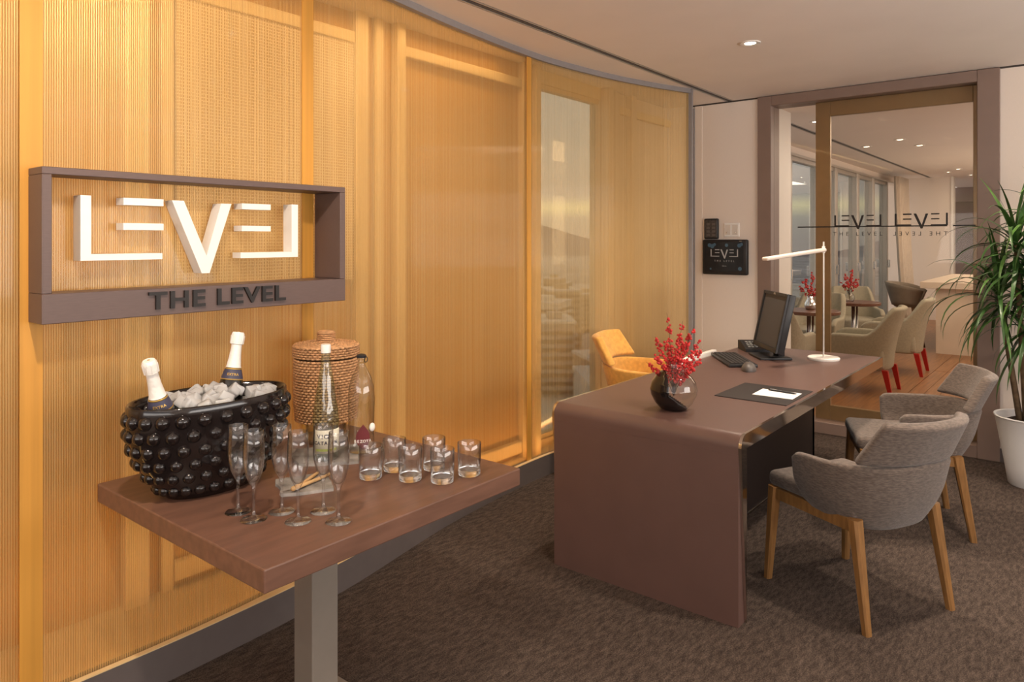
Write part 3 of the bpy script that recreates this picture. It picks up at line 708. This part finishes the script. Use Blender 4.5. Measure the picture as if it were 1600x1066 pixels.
# water bottles
t = thing('green_water_bottle', 'pale green glass water bottle with white cap and paper label', 'bottle', (1.532, 2.075, TT + .0095))
bm = bm_new()
pr = [(0, 0), (.040, 0), (.044, .006), (.044, .115), (.0455, .135), (.042, .165), (.033, .225), (.024, .285), (.0165, .330), (.0145, .365), (.0145, .378)]
pp = []
for a, b in zip(pr, pr[1:]):
    for k in range(4): pp.append((a[0] + (b[0] - a[0]) * k / 4, a[1] + (b[1] - a[1]) * k / 4))
pp.append(pr[-1]); lathe(bm, pp, 40)
for v in bm.verts:
    if .14 < v.co.z < .32:
        a = math.atan2(v.co.y, v.co.x); f = 1 + .025 * math.sin(9 * a + v.co.z * 190) * math.sin(v.co.z * 260); v.co.x *= f; v.co.y *= f
obj('glass_body', bm, GREENG, t, smooth=True)
bm = bm_new(); lathe(bm, [(.0168, .368), (.0172, .372), (.0172, .392), (.0160, .397), (0, .398)], 24); obj('cap', bm, WHITE, t, smooth='auto')
bm = bm_new(); tube(bm, [(.0, 0, 0), (.001, 0, 0)], .001, 4); bm.free()
va = math.atan2(-2.075, -1.532)
def wrap(r, z0, z1, a0, a1, n=16):
    bm = bm_new()
    for i in range(n):
        a, b = a0 + (a1 - a0) * i / n, a0 + (a1 - a0) * (i + 1) / n
        q = [bm.verts.new((r * math.cos(x), r * math.sin(x), z)) for x, z in ((a, z0), (b, z0), (b, z1), (a, z1))]; bm.faces.new(q)
    bmesh.ops.remove_doubles(bm, verts=bm.verts[:], dist=1e-5); return bm
lb = obj('label', wrap(.0448, .028, .108, va - 1.0, va + 1.5), LABELC, t, smooth=True, mods=(('SOLIDIFY', {'thickness': .0004}),))
for body, z, sz in (('VICHY', .086, .019), ('CATALAN', .064, .016)):
    for i, ch in enumerate(body):
        a = va + (i - (len(body) - 1) / 2) * .27
        text('label_lettering', ch, sz, NAVY, lb, (.0456 * math.cos(a), .0456 * math.sin(a), z), (R(90), 0, a + PI / 2), .0002, bold=.0006)
obj('label_stripe', wrap(.0454, .036, .044, va - .8, va + .9), mat('label_green', (.42, .50, .10), .6), lb, smooth=True)
t = thing('clear_water_bottle', 'clear glass water bottle with swing stopper and maroon drop label', 'bottle', (1.668, 2.05, TT + .0095))
bm = bm_new(); lathe(bm, [(0, 0), (.044, 0), (.047, .006), (.0455, .08), (.047, .14), (.0480, .19), (.044, .235), (.034, .270), (.020, .296), (.0135, .312), (.0130, .328), (.0155, .330), (.0155, .338), (0, .338)], 40); obj('glass_body', bm, CLEARB, t, smooth=True)
bm = bm_new(); lathe(bm, [(0, .336), (.0175, .336), (.018, .345), (.012, .349), (0, .349)], 20); st = obj('stopper', bm, BPLAST, t, smooth='auto')
bm = bm_new(); tube(bm, [(.016 + .007 * math.cos(a), -.006, .328 + .010 * math.sin(a)) for a in [2 * PI * i / 14 for i in range(15)]], .0017, 6, False); obj('wire_loop', bm, BPLAST, st, smooth=True)
va = math.atan2(-2.05, -1.668)
bm = bm_new(); prev = None
for k in range(15):
    z = .018 + .088 * k / 14; s = k / 14; w = .62 * (math.sin(PI * min(1, (s * .62 + .10)))) * (1 - s ** 3)
    row = [bm.verts.new((.0485 * math.cos(va + .12 + w * q), .0485 * math.sin(va + .12 + w * q), z)) for q in (-1, -.6, -.2, .2, .6, 1)]
    if prev:
        for a, b, c, d in zip(prev, prev[1:], row[1:], row): bm.faces.new((a, b, c, d))
    prev = row
lb = obj('drop_label', bm, MAROON, t, smooth=True)
for i, ch in enumerate('BEZOYA'):
    a = va + .10 + (i - 2.5) * .22
    text('label_lettering', ch, .014, WHITE, lb, (.0494 * math.cos(a), .0494 * math.sin(a), .046), (R(90), 0, a + PI / 2), .0002, bold=.0004)
bm = bm_new(); a = va + .95; sphere(bm, (.046 * math.cos(a), .046 * math.sin(a), .09), .013, 10, 8, (1, .6, 1.2)); obj('white_tag', bm, WHITE, t, smooth=True)

# ------------------------------------------------------------------ reception desk
DT = .744
t = thing('reception_desk', 'brown leather waterfall reception desk with polished steel edges', 'desk', (2.70, 1.05, 0))
LU, LV, TH, RR = 2.39, .897, .058, .052
def waterfall(off):
    # cross-section in u,z of the bent slab
    o = [(off, off * 0)]; p = []
    p.append((off, 0.0))
    for k in range(9):
        a = PI - PI / 2 * k / 8; p.append((RR + (RR - off) * math.cos(a), DT - RR + (RR - off) * math.sin(a)))
    p.append((LU - off, DT - off)); return p
outer = waterfall(0); inner = [(TH, 0), (TH, DT - TH), (LU, DT - TH)]
bm = bm_new(); prism(bm, outer[:1] + outer[1:-1] + [(LU, DT)] + [(LU, DT - TH), (TH, DT - TH), (TH, 0)], .012, LV - .012)
obj('leather_slab', bm, LEATHER, t, smooth='auto')
for y0, y1 in ((0, .012), (LV - .012, LV)):
    bm = bm_new(); prism(bm, [(a, b) for a, b in outer[1:-1]] + [(LU, DT)] + [(LU, DT - TH), (TH, DT - TH), (TH, 0)], y0, y1)
    bmesh.ops.translate(bm, verts=bm.verts[:], vec=(-.0015, 0, 0))
    obj('steel_edge', bm, STEEL, t, smooth='auto')
obj('steel_end', B(LU, LU + .004, 0, LV, DT - TH, DT), STEEL, t)
obj('stitch_seam', B(-.0008, .0005, .012, LV - .012, DT - .078, DT - .0765), LEATHER, t)
obj('modesty_panel', B(TH, LU - .04, .41, .44, .012, DT - TH), DARKP, t)
obj('modesty_edge', B(TH, LU - .04, .408, .442, .0, .012), STEEL, t)
obj('end_support', B(LU - .08, LU - .04, .41, LV - .05, 0, DT - TH), DARKP, t)

t = thing('cable_tray', 'slim white cable tray fixed along the back edge of the desk', 'cable tray', (4.26, 1.948, .66))
obj('tray', B(-.32, .32, .0005, .035, 0, .108, bev=.005), WHITE, t, smooth='auto')  # stand-in for an unidentified white object behind the desk
for s in (-1, 1): obj('bracket', B(s * .25 - .02, s * .25 + .02, .0005, .03, -.04, .0), ALU, t)
# vase and berries
def berries(parent, stems, seed, br, twr, mscale=1.):
    r_ = random.Random(seed); bb = bm_new()
    for pts in stems:
        bm = bm_new(); tube(bm, pts, [twr * (1 - .6 * i / (len(pts) - 1)) for i in range(len(pts))], 6); obj('twig', bm, TWIG, parent, smooth=True)
        P = [Vector(p) for p in pts]; tot = len(P) - 1
        for k in range(int(36 * mscale)):
            s = r_.uniform(.34, .97) * tot; i = min(int(s), tot - 1); p = P[i].lerp(P[i + 1], s - i)
            d = Vector((r_.gauss(0, 1), r_.gauss(0, 1), r_.gauss(0, 1))).normalized() * (twr + br * 1.0) * r_.uniform(.8, 1.4)
            q = p + d; bmesh.ops.create_icosphere(bb, subdivisions=1, radius=br * r_.uniform(.8, 1.15), matrix=Matrix.Translation(q))
    tag(obj('berries', bb, BERRY, parent, smooth=True), 'clusters of small red berries', None, None, 'stuff')
t = thing('bud_vase', 'round half black, half clear glass vase holding red berry twigs', 'vase', (2.945, 1.455, DT))
VP = [(0, 0), (.045, 0), (.058, .004), (.082, .030), (.100, .065), (.104, .090), (.097, .120), (.076, .150), (.050, .172), (.037, .188), (.033, .205), (.036, .214)]
VPf = []
for a, b in zip(VP, VP[1:]):
    for k in range(6): VPf.append((a[0] + (b[0] - a[0]) * k / 6, a[1] + (b[1] - a[1]) * k / 6))
VPf.append(VP[-1])
bm = bm_new(); lathe(bm, VPf, 180)
right = Vector((math.sin(R(51)) * .0 + .629, -.777, 0)).normalized()
dark = bm_new()
for f in list(bm.faces):
    c = f.calc_center_median(); s = c.dot(right)
    lim = -.042 + .11 * max(0, 1 - c.z / .08) ** 1.2 if c.z < .176 else -1
    f.tag = s < lim
d2 = bm.copy()
bmesh.ops.delete(bm, geom=[f for f in bm.faces if f.tag], context='FACES')
bmesh.ops.delete(d2, geom=[f for f in d2.faces if not f.tag], context='FACES'); dark.free()
obj('clear_glass', bm, CLEARB, t, smooth=True); tag(obj('black_glass', d2, BLKGL, t, smooth=True, mods=(('SOLIDIFY', {'thickness': .003}),)), 'glossy black half')
def stem(dx, dz, lean, seed, base=(0, 0, .06), n=6):
    # dx along the picture's right, dz up, lean away from the viewer
    r_ = random.Random(seed); fw = Vector((.777, .629, 0)); out = []
    for i in range(n):
        s = i / (n - 1); p = Vector(base) + right * (dx * s ** 1.4 + r_.uniform(-.006, .006) * s) + fw * lean * s + Vector((0, 0, dz * s ** .9))
        out.append(p)
    return out
berries(t, [stem(-.03, .37, .0, 1), stem(.045, .33, .03, 2), stem(.09, .31, -.02, 3), stem(.13, .245, .02, 4), stem(-.085, .26, .02, 5), stem(-.09, .19, -.02, 6), stem(-.115, .145, .03, 7), stem(.12, .165, -.03, 8), stem(.02, .26, -.04, 9), stem(.14, .20, .05, 10), stem(.105, .125, .02, 12), stem(-.02, .24, .05, 13), stem(.06, .24, .05, 14), stem(.03, .17, -.03, 15), stem(.08, .28, .0, 16)], 5, .0070, .0022, 1.0)
# desk pad, paper, pen
cx, cy = 3.515, 1.253
o = tag(obj('desk_pad', B(-.198, .198, -.172, .172, 0, .004, bev=.0015, seg=1), mat('black_leather', (.022, .018, .018), .45, var=.1, bump=.1, bscale=400), None, loc=(cx, cy, DT)), 'black leather desk pad lying at the front edge of the desk', 'desk pad')
tag(obj('note_paper', B(-.080, .080, -.095, .095, 0, .0012), mat('white_paper', (.88, .88, .87), .7), None, loc=(3.53, 1.195, DT + .0042), rot=(0, 0, R(2))), 'white note paper lying on the black desk pad', 'paper')
t = thing('pen', 'slim black pen lying across the white note paper', 'pen', (3.575, 1.185, DT + .0098), R(-97))
bm = bm_new(); tube(bm, [(-.07, 0, 0), (.055, 0, 0), (.066, 0, 0), (.073, 0, 0)], [.0042, .0046, .003, .0008], 10); obj('barrel', bm, BPLAST, t, smooth='auto')
obj('clip', B(-.062, -.025, -.0012, .0012, .0044, .0060), CHROME, t)
# lamp
t = thing('desk_lamp', 'slim white desk lamp with round base and bar-shaped head', 'lamp', (4.757, 1.32, DT))
bm = bm_new(); lathe(bm, [(0, 0), (.092, 0), (.095, .004), (.095, .014), (.091, .018), (0, .018)], 40); obj('base', bm, WHITE, t, smooth='auto')
bm = bm_new(); tube(bm, [(0, 0, .018), (0, 0, .745)], .0055, 10); obj('pole', bm, ALU, t, smooth='auto')
d = Vector((4.25 - 4.757, 1.503 - 1.32, 1.386 - 1.435)); L_ = d.length
hd = obj('head', B(0, L_ + .02, -.022, .022, -.011, .011, bev=.008, seg=3), mat('lamp_white', (.84, .74, .64), .4, var=.01), t, smooth='auto', loc=(.01, 0, .693))
hd.rotation_euler = (0, math.asin(-d.z / L_), math.atan2(d.y, d.x))
bm = bm_new(); lathe(bm, [(0, .674), (.010, .674), (.010, .716), (0, .716)], 14); obj('pivot', bm, WHITE, t, smooth='auto')
# monitor
t = thing('computer_monitor', 'black flat computer monitor turned towards the yellow chair', 'monitor', (4.62, 1.63, DT), math.atan2(.27, .34))
mo = Matrix.Rotation(R(12), 4, 'X')
def tilt(bm): bmesh.ops.transform(bm, matrix=Matrix.Translation((0, .02, .055)) @ Matrix.Rotation(R(12), 4, 'X'), verts=bm.verts[:]); return bm
# local: screen faces +y, width along x
obj('casing', tilt(B(-.212, .212, -.055, -.012, 0, .375, bev=.008)), BPLAST, t, smooth='auto')
bz = bm_new()
for a in ((-.212, -.19, 0, .375), (.19, .212, 0, .375), (-.19, .19, 0, .032), (-.19, .19, .352, .375)): box(bz, a[0], a[1], -.014, .004, a[2], a[3], bev=.003, seg=1)
obj('bezel', tilt(bz), BPLAST, t)
obj('screen', tilt(B(-.19, .19, -.012, -.006, .032, .352)), BSCREEN, t)
tx = text('maker_mark', 'DELL', .016, ALU, t, (0, 0, 0), (0, 0, 0), .0003, bold=.0004)
tx.matrix_local = Matrix.Translation((0, .02, .055)) @ Matrix.Rotation(R(12), 4, 'X') @ Matrix.Translation((0, .0046, .363)) @ Matrix.Rotation(PI, 4, 'Z') @ Matrix.Rotation(R(90), 4, 'X')
bm = bm_new(); box(bm, -.05, .05, -.10, -.055, .01, .20, bev=.01); obj('stand_neck', bm, BPLAST, t, smooth='auto')
obj('stand_foot', B(-.12, .12, -.12, .08, 0, .014, bev=.005), BPLAST, t, smooth='auto')
# keyboard, mouse, telephone
kx, ky = 4.365, 1.755; t = thing('keyboard', 'black computer keyboard at the staff side of the desk', 'keyboard', (4.335, 1.738, DT), math.atan2(.33, .44))
obj('tray', B(-.225, .225, -.085, .085, 0, .020, bev=.005), BPLAST, t, smooth='auto')
bm = bm_new()
for r in range(6):
    for c in range(20): box(bm, -.212 + c * .0212, -.212 + c * .0212 + .017, -.068 + r * .0235, -.068 + r * .0235 + .018, .020, .026)
tag(obj('keys', bm, mat('key_black', (.035, .033, .033), .5), t), 'rows of black keys', None, None, 'stuff')
t = thing('computer_mouse', 'dark grey computer mouse in front of the keyboard', 'mouse', (4.085, 1.545, DT), R(20)); t.scale = (1.3, 1.3, 1.3)
bm = bm_new(); sphere(bm, (0, 0, .006), .052, 20, 12, (1, .62, .62)); bmesh.ops.bisect_plane(bm, geom=bm.verts[:] + bm.edges[:] + bm.faces[:], plane_co=(0, 0, 0), plane_no=(0, 0, -1), clear_outer=True)
obj('shell', bm, mat('mouse_grey', (.10, .09, .085), .35, var=.05), t, smooth=True)
bm = bm_new(); tube(bm, [(.018, -.003, .036), (.034, -.003, .030)], .004, 8); obj('wheel', bm, BPLAST, t, smooth=True)
t = thing('telephone', 'black desk telephone between keyboard and monitor', 'telephone', (4.86, 1.80, DT), R(38))
bm = bm_new(); prism(bm, [(-.09, 0), (.09, 0), (.09, .06), (.05, .065), (-.09, .02)], -.085, .085); obj('body', bm, BPLAST, t)
bm = bm_new(); tube(bm, [(-.085, -.062, .04), (-.07, -.062, .052), (0, -.062, .068), (.065, -.062, .082), (.085, -.062, .078)], [.020, .023, .015, .023, .020], 12); obj('handset', bm, BPLAST, t, smooth=True)
bm = bm_new()
for i in range(3):
    for j in range(4): box(bm, -.06 + j * .024, -.045 + j * .024, -.005 + i * .024, .011 + i * .024, .026 + j * .0075, .036 + j * .0075)
tag(obj('keypad', bm, mat('key_grey', (.32, .32, .31), .5), t), 'grey keypad buttons', None, None, 'stuff')

# ------------------------------------------------------------------ tub armchairs with back pad
def tub_chair(name, label, loc, rz, fab, wood, zs=0., group='tub chairs at the desk'):
    # local: faces +y
    t = thing(name, label, 'chair', loc, rz, group)
    def plan(ph, r):            # ph 0 at the back, +-1 at the arm fronts
        a = ph * R(118); c, s = math.cos(a), math.sin(a); e = 2 / 2.7
        x = math.copysign(abs(s) ** e, s) * r; y = -math.copysign(abs(c) ** e, c) * r
        if abs(a) > PI / 2:
            x = math.copysign(r * (1 - .03 * (abs(a) - PI / 2)), s); y = (abs(a) - PI / 2) * .50 * r
        return x, y
    def shell(s, q):
        ph = 2 * s - 1; top = .615 + zs + .022 * (1 - abs(ph)) ; 
        f = max(0, abs(ph) - .93) / .07; top -= .022 * f * f
        zb = .358 + zs + .060 * abs(ph) ** 2
        z = zb + (top - zb) * q
        r = .236 + .040 * math.sin(min(1, q * 1.6) * PI / 2) + .014 * q
        x, y = plan(ph, r); y -= .062 * q * (1 - abs(ph)) ** .7
        return (x, y, z)
    bm = bm_new(); grid(bm, shell, 44, 9)
    obj('arm_shell', bm, fab, t, smooth=True, mods=(('SOLIDIFY', {'thickness': .036, 'offset': -1}), ('BEVEL', {'width': .010, 'segments': 2, 'angle_limit': R(50)})))
    def pad(s, q):
        e = 2 * s - 1; x = e * (.268 - .038 * q); z = .640 + zs + .172 * q - .006 * q * q * (1 - e * e)
        y = -.335 - .085 * q + (.105 - .02 * q) * abs(e) ** 2.6
        return (x, y, z)
    bm = bm_new(); grid(bm, pad, 32, 8)
    obj('back_pad', bm, fab, t, smooth=True, mods=(('SOLIDIFY', {'thickness': .046, 'offset': -.7}), ('BEVEL', {'width': .014, 'segments': 3, 'angle_limit': R(50)})))
    bm = bm_new(); box(bm, -.232, .232, -.20, .262, .41 + zs, .478 + zs, bev=.026, seg=4); obj('seat', bm, fab, t, smooth=True)
    ap = bm_new(); box(ap, -.215, .215, .215, .240, .365 + zs, .412 + zs); box(ap, -.215, .215, -.195, -.170, .370 + zs, .412 + zs); ap2 = ap
    box(ap, -.238, -.212, -.21, .235, .365 + zs, .412 + zs); box(ap, .212, .238, -.21, .235, .365 + zs, .412 + zs)
    obj('seat_frame', ap, wood, t)
    for sx in (-1, 1):
        for sy in (-1, 1):
            bm = bm_new(); top = Vector((.222 * sx, .225 * sy if sy > 0 else -.195, .415 + zs)); bot = Vector((.238 * sx, .250 * sy if sy > 0 else -.262, 0))
            sec = []
            for k in range(5):
                s = k / 4; p = top.lerp(bot, s); w = .024 - .009 * s
                sec.append([bm.verts.new((p.x + a * w, p.y + b * w, p.z)) for a, b in ((-1, -.6), (-.6, -1), (.6, -1), (1, -.6), (1, .6), (.6, 1), (-.6, 1), (-1, .6))])
            for a, b in zip(sec, sec[1:]):
                for j in range(8): bm.faces.new((a[j], a[(j + 1) % 8], b[(j + 1) % 8], b[j]))
            bm.faces.new(sec[0]); bm.faces.new(sec[-1][::-1]); obj('leg', bm, wood, t, smooth='auto')
    return t
tub_chair('tub_armchair', 'taupe fabric tub armchair on oak legs nearest the viewer, back turned', (3.29, .79, 0), R(63 - 90), GREYF, OAK)
tub_chair('tub_armchair', 'taupe fabric tub armchair turned sideways beside the potted plant', (4.33, .79, 0), R(111.6 - 90), GREYF, OAK)
tub_chair('tub_armchair', 'mustard yellow tub armchair behind the desk by the screen', (4.17, 2.17, 0), R(-75 - 90), YELF, OAK, .07)

# ------------------------------------------------------------------ wall devices
t = thing('wall_tablet', 'black wall-mounted touch panel showing the emblem', 'touch panel', (FU, 2.405, 1.355))
obj('housing', B(-.045, 0, -.195, .195, -.148, .148, bev=.012, seg=3), BPLAST, t, smooth='auto')
sc = obj('display', B(-.0465, -.044, -.165, .168, -.118, .125), mat('tablet_screen', (.020, .021, .024), .18, var=.1), t)
GREYI = emit('tablet_print', (.38, .37, .36), .1)
for polys in LOGO:
    bm = bm_new()
    for p in polys: prism(bm, [(a * .31 - .12, b * .31) for a, b in p], 0, .0005)
    obj('display_emblem', bm, GREYI, sc, loc=(-.0472, 0, -.012), rot=(0, 0, R(-90)))
text('display_words', 'THE LEVEL', .020, GREYI, sc, (-.0470, 0, -.032), FACE_X, .0002, spacing=2.0)
text('display_words', 'MELIA', .012, GREYI, sc, (-.0470, .0, -.075), FACE_X, .0002, spacing=1.2)
BLUI = emit('tablet_blue', (.05, .10, .14), .15)
for y, z, r in ((.13, .100, .016), (.105, .092, .018), (.085, .106, .012), (-.02, .100, .014), (-.13, .098, .017), (-.148, .108, .013), (-.135, -.095, .016), (.12, -.1, .008)):
    bm = bm_new(); lathe(bm, [(0, 0), (r, 0)], 20); obj('display_dot', bm, BLUI, sc, loc=(-.0468, y, z), rot=(0, R(-90), 0))
obj('status_light', B(-.0462, -.0445, -.150, -.128, .132, .137), CHROME, t)
t = thing('card_reader', 'small black keypad reader mounted above the touch panel', 'keypad', (FU, 2.53, 1.595))
obj('housing', B(-.03, 0, -.064, .064, -.088, .088, bev=.012, seg=3), BPLAST, t, smooth='auto')
obj('face', B(-.0315, -.028, -.052, .052, -.074, .074, bev=.001, seg=1), mat('reader_face', (.07, .062, .058), .35, var=.3, vscale=70), t)
for i in range(4):
    for j in range(2): obj('key', B(-.034, -.031, -.040 + j * .048, -.010 + j * .048, -.064 + i * .031, -.044 + i * .031), mat('reader_key', (.13, .115, .105), .4), t)
t = thing('light_switch', 'cream two-gang switch plate with small hooks beside the keypad', 'switch', (FU, 2.355, 1.585))
obj('plate', B(-.012, 0, -.066, .066, -.058, .058, bev=.003, seg=1), mat('switch_cream', (.90, .88, .84), .4), t)
for s in (-1, 1):
    obj('rocker', B(-.017, -.011, s * .031 - .024, s * .031 + .024, -.042, .042, bev=.002, seg=1), mat('switch_cream2', (.72, .66, .59), .4), t)
    bm = bm_new(); sphere(bm, (-.020, s * .036, -.022), .0065, 8, 6); obj('knob', bm, CHROME, t, smooth=True)

# ------------------------------------------------------------------ potted plant
PX, PY = 5.40, .285
t = thing('potted_dracaena', 'tall green dracaena with arching strap leaves in a white pot', 'potted plant', (PX, PY, 0))
bm = bm_new(); lathe(bm, [(0, 0), (.118, 0), (.125, .008), (.142, .12), (.170, .28), (.192, .405), (.200, .418), (.197, .425), (.186, .42), (.178, .38), (.17, .365)], 48); pot = obj('pot', bm, POTW, t, smooth='auto')
bm = bm_new(); grid(bm, lambda a, b: (.178 * b * math.cos(2 * PI * a), .178 * b * math.sin(2 * PI * a), .375 + .012 * math.sin(19 * a + 7 * b)), 36, 6); obj('soil', bm, SOIL, t)
def leafmesh(L, w, droop, up, seed):
    bm = bm_new(); n = 9; rows = []; a = up; p = Vector((0, 0, 0))
    for i in range(n + 1):
        s = i / n; ww = w * (min(1, s * 5 + .35)) * (1 - s ** 2.2) + .0006
        rows.append([bm.verts.new(p + Vector((0, ww * q, abs(q) * ww * .35))) for q in (-1, 0, 1)])
        p = p + Vector((math.cos(a), 0, math.sin(a))) * L / n; a -= droop / n * (1 + s)
    for r0, r1 in zip(rows, rows[1:]):
        for j in range(2): bm.faces.new((r0[j], r0[j + 1], r1[j + 1], r1[j]))
    me = bpy.data.meshes.new('leaf'); bm.to_mesh(me); bm.free()
    for f in me.polygons: f.use_smooth = True
    return me
r_ = random.Random(21); lms = []
for L, up, dr in ((.50, R(80), R(20)), (.55, R(66), R(75)), (.55, R(45), R(90)), (.58, R(25), R(80)), (.52, R(5), R(75)), (.46, R(-15), R(60)), (.50, R(-35), R(40))):
    for m in (LEAF, LEAF2):
        me = leafmesh(L, .0155, dr, up, 0); me.materials.append(m); lms.append(me)
rv = Vector((.629, -.777, 0)); fw = Vector((.777, .629, 0))
heads = []
for dx, dd, z0, h0 in ((-.10, .0, .37, 1.47), (-.15, .08, .37, 1.16), (.06, -.05, .37, 1.60), (.0, -.02, .37, 1.02), (-.05, -.12, .37, 1.29), (.14, .05, .37, 1.32)):
    top = rv * dx + fw * dd; base = rv * dx * .35 + fw * dd * .35
    bm = bm_new(); tube(bm, [(base.x, base.y, z0), ((base.x + top.x) / 2 + .012, (base.y + top.y) / 2, (z0 + h0) / 2), (top.x, top.y, h0)], [.019, .016, .013], 9); obj('cane', bm, TRUNK, t, smooth=True)
    heads.append((top, h0))
for top, h0 in heads:
    n = 50
    for k in range(n):
        s = k / (n - 1); az = k * 2.39996 + r_.uniform(-.2, .2); kind = min(6, int(s * 7))
        o = bpy.data.objects.new('leaf', lms[kind * 2 + (1 if r_.random() < .35 else 0)]); COL.objects.link(o); o.parent = t
        o.location = (top.x, top.y, h0 + .03 - .13 * s); o.rotation_euler = (r_.uniform(-.15, .15), r_.uniform(-.12, .12), az)
        q = r_.uniform(.72, 1.02)
        if math.cos(az) > .15: q = max(.35, min(q, (.36 - top.x) / (.55 * math.cos(az))))
        o.scale = (q, q, q)

# ------------------------------------------------------------------ lounge furniture
def lounge_chair(label, loc, rz):
    t = thing('lounge_armchair', label, 'armchair', loc, rz, 'beige lounge armchairs')
    def plan(ph, r):
        a = ph * R(120); c, s = math.cos(a), math.sin(a); e = 2 / 3.2
        x = math.copysign(abs(s) ** e, s) * r; y = -math.copysign(abs(c) ** e, c) * r
        if abs(a) > PI / 2: x = math.copysign(r, s); y = (abs(a) - PI / 2) * r * 1.9
        return x, y
    def sh(s, q):
        ph = 2 * s - 1; k = abs(ph); st = max(0, min(1, (k - .36) / .34)); st = st * st * (3 - 2 * st)
        top = .84 - .26 * st; f = max(0, k - .9) / .1; top -= .06 * f * f
        z = .24 + (top - .24) * q; x, y = plan(ph, .275 + .03 * q); y -= .10 * q * q * (1 - st)
        return (x, y, z)
    bm = bm_new(); grid(bm, sh, 48, 10)
    obj('shell', bm, BEIGEF, t, smooth=True, mods=(('SOLIDIFY', {'thickness': .06, 'offset': -1}), ('BEVEL', {'width': .02, 'segments': 3, 'angle_limit': R(50)})))
    bm = bm_new(); box(bm, -.25, .25, -.24, .31, .25, .45, bev=.03, seg=3); obj('seat', bm, BEIGEF, t, smooth=True)
    for sx in (-1, 1):
        for y in (-.25, .26):
            bm = bm_new(); sgn = -1 if y < 0 else 1
            a = [bm.verts.new((sx * .24 + p * .026, y + q * .026, .25)) for p, q in ((-1, -1), (1, -1), (1, 1), (-1, 1))]
            b = [bm.verts.new((sx * .24 + p * .016, y + sgn * .05 + q * .016, 0)) for p, q in ((-1, -1), (1, -1), (1, 1), (-1, 1))]
            for j in range(4): bm.faces.new((a[j], a[(j + 1) % 4], b[(j + 1) % 4], b[j]))
            bm.faces.new(a); bm.faces.new(b); obj('leg', bm, REDP, t)
lounge_chair('beige lounge armchair with red legs, nearest behind the desk end', (7.80, 1.80, 0), R(2))
lounge_chair('beige lounge armchair with red legs in front of the bar counter', (9.14, 1.76, 0), R(2))
lounge_chair('beige lounge armchair facing the door behind the farther round table', (10.5, 2.5, 0), R(115))
lounge_chair('beige lounge armchair with its rounded arm right behind the monitor', (7.24, 2.45, 0), R(-90))
lounge_chair('beige lounge armchair against the window behind the nearer round table', (8.97, 2.58, 0), R(90))
def round_table(label, loc, r):
    t = thing('round_table', label, 'table', loc, 0, 'round lounge tables')
    bm = bm_new(); lathe(bm, [(0, .685), (r - .01, .685), (r, .69), (r, .718), (r - .004, .722), (0, .722)], 40); obj('tabletop', bm, DWOOD, t, smooth='auto')
    for k in range(3):
        a = k * 2 * PI / 3 + .4; bm = bm_new(); tube(bm, [(.03 * math.cos(a), .03 * math.sin(a), .685), (.03 * math.cos(a), .03 * math.sin(a), .06), (.16 * math.cos(a), .16 * math.sin(a), .012)], .012, 8); obj('leg', bm, CHROME, t, smooth=True)
    bm = bm_new(); lathe(bm, [(0, 0), (.22, 0), (.22, .008), (0, .012)], 32); obj('base', bm, CHROME, t, smooth='auto')
round_table('round dark wood lounge table nearer the door', (8.25, 2.43, 0), .31)
round_table('round dark wood lounge table farther from the door', (9.73, 2.33, 0), .30)
def small_vase(label, loc, m, seed):
    t = thing('small_vase', label, 'vase', loc, 0, 'small vases on lounge tables')
    bm = bm_new(); lathe(bm, [(0, 0), (.045, 0), (.06, .03), (.062, .06), (.045, .10), (.030, .12), (.034, .15), (.030, .15), (.026, .12), (0, .02)], 24); obj('vessel', bm, m, t, smooth=True)
    berries(t, [stem(dx, dz, dl, seed + i, (0, 0, .08), 4) for i, (dx, dz, dl) in enumerate(((-.05, .27, 0), (.05, .30, .03), (.11, .22, 0), (-.12, .18, .02), (.02, .34, -.02), (-.09, .24, -.03), (.12, .14, .02)))], seed, .011, .003, .5)
small_vase('small silver vase with red berries on the nearer round table', (8.32, 2.45, .722), CHROME, 40)
small_vase('small glass vase with red berries on the farther round table', (9.70, 2.38, .722), CLEARB, 60)
t = thing('bar_counter', 'pale wood bar counter at the end of the lounge seating', 'counter', (10.9, .9, 0))
obj('front_panel', B(0, .06, -1.6, .71, .0, .86), PALEW, t); obj('side_panel', B(.06, 2.6, .65, .71, 0, .86), PALEW, t); obj('countertop', B(-.10, 2.7, -1.65, .88, .86, .945, bev=.004, seg=1), PALEW, t)
obj('inner_shelf', B(.06, 2.5, -1.5, .64, .40, .43), DWOOD, t)
small_vase('small silver vase with red flowers on the bar counter behind the leaves', (11.1, 1.05, .945), CHROME, 80)
t = thing('bar_stool', 'brown shell stool on wooden legs pulled up to the bar counter', 'stool', (11.25, 2.02, 0), R(180))
def st(s, q):
    a = (2 * s - 1) * R(150); r = .16 + .09 * q; return (r * math.sin(a), -r * math.cos(a), .60 + .32 * q * (1 - .35 * (abs(2 * s - 1)) ** 2))
bm = bm_new(); grid(bm, st, 28, 6); obj('shell', bm, STOOLM, t, smooth=True, mods=(('SOLIDIFY', {'thickness': .025}),))
bm = bm_new(); lathe(bm, [(0, .57), (.15, .57), (.175, .60), (.165, .65), (0, .66)], 24); obj('seat', bm, STOOLM, t, smooth=True)
for sx in (-1, 1):
    for sy in (-1, 1):
        bm = bm_new(); tube(bm, [(.09 * sx, .09 * sy, .58), (.19 * sx, .19 * sy, 0)], [.018, .012], 8); obj('leg', bm, OAK, t, smooth=True)
for sx in (-1, 1):
    bm = bm_new(); tube(bm, [(.157 * sx, -.157, .2), (.157 * sx, .157, .2)], .008, 6); obj('footrest', bm, OAK, t)
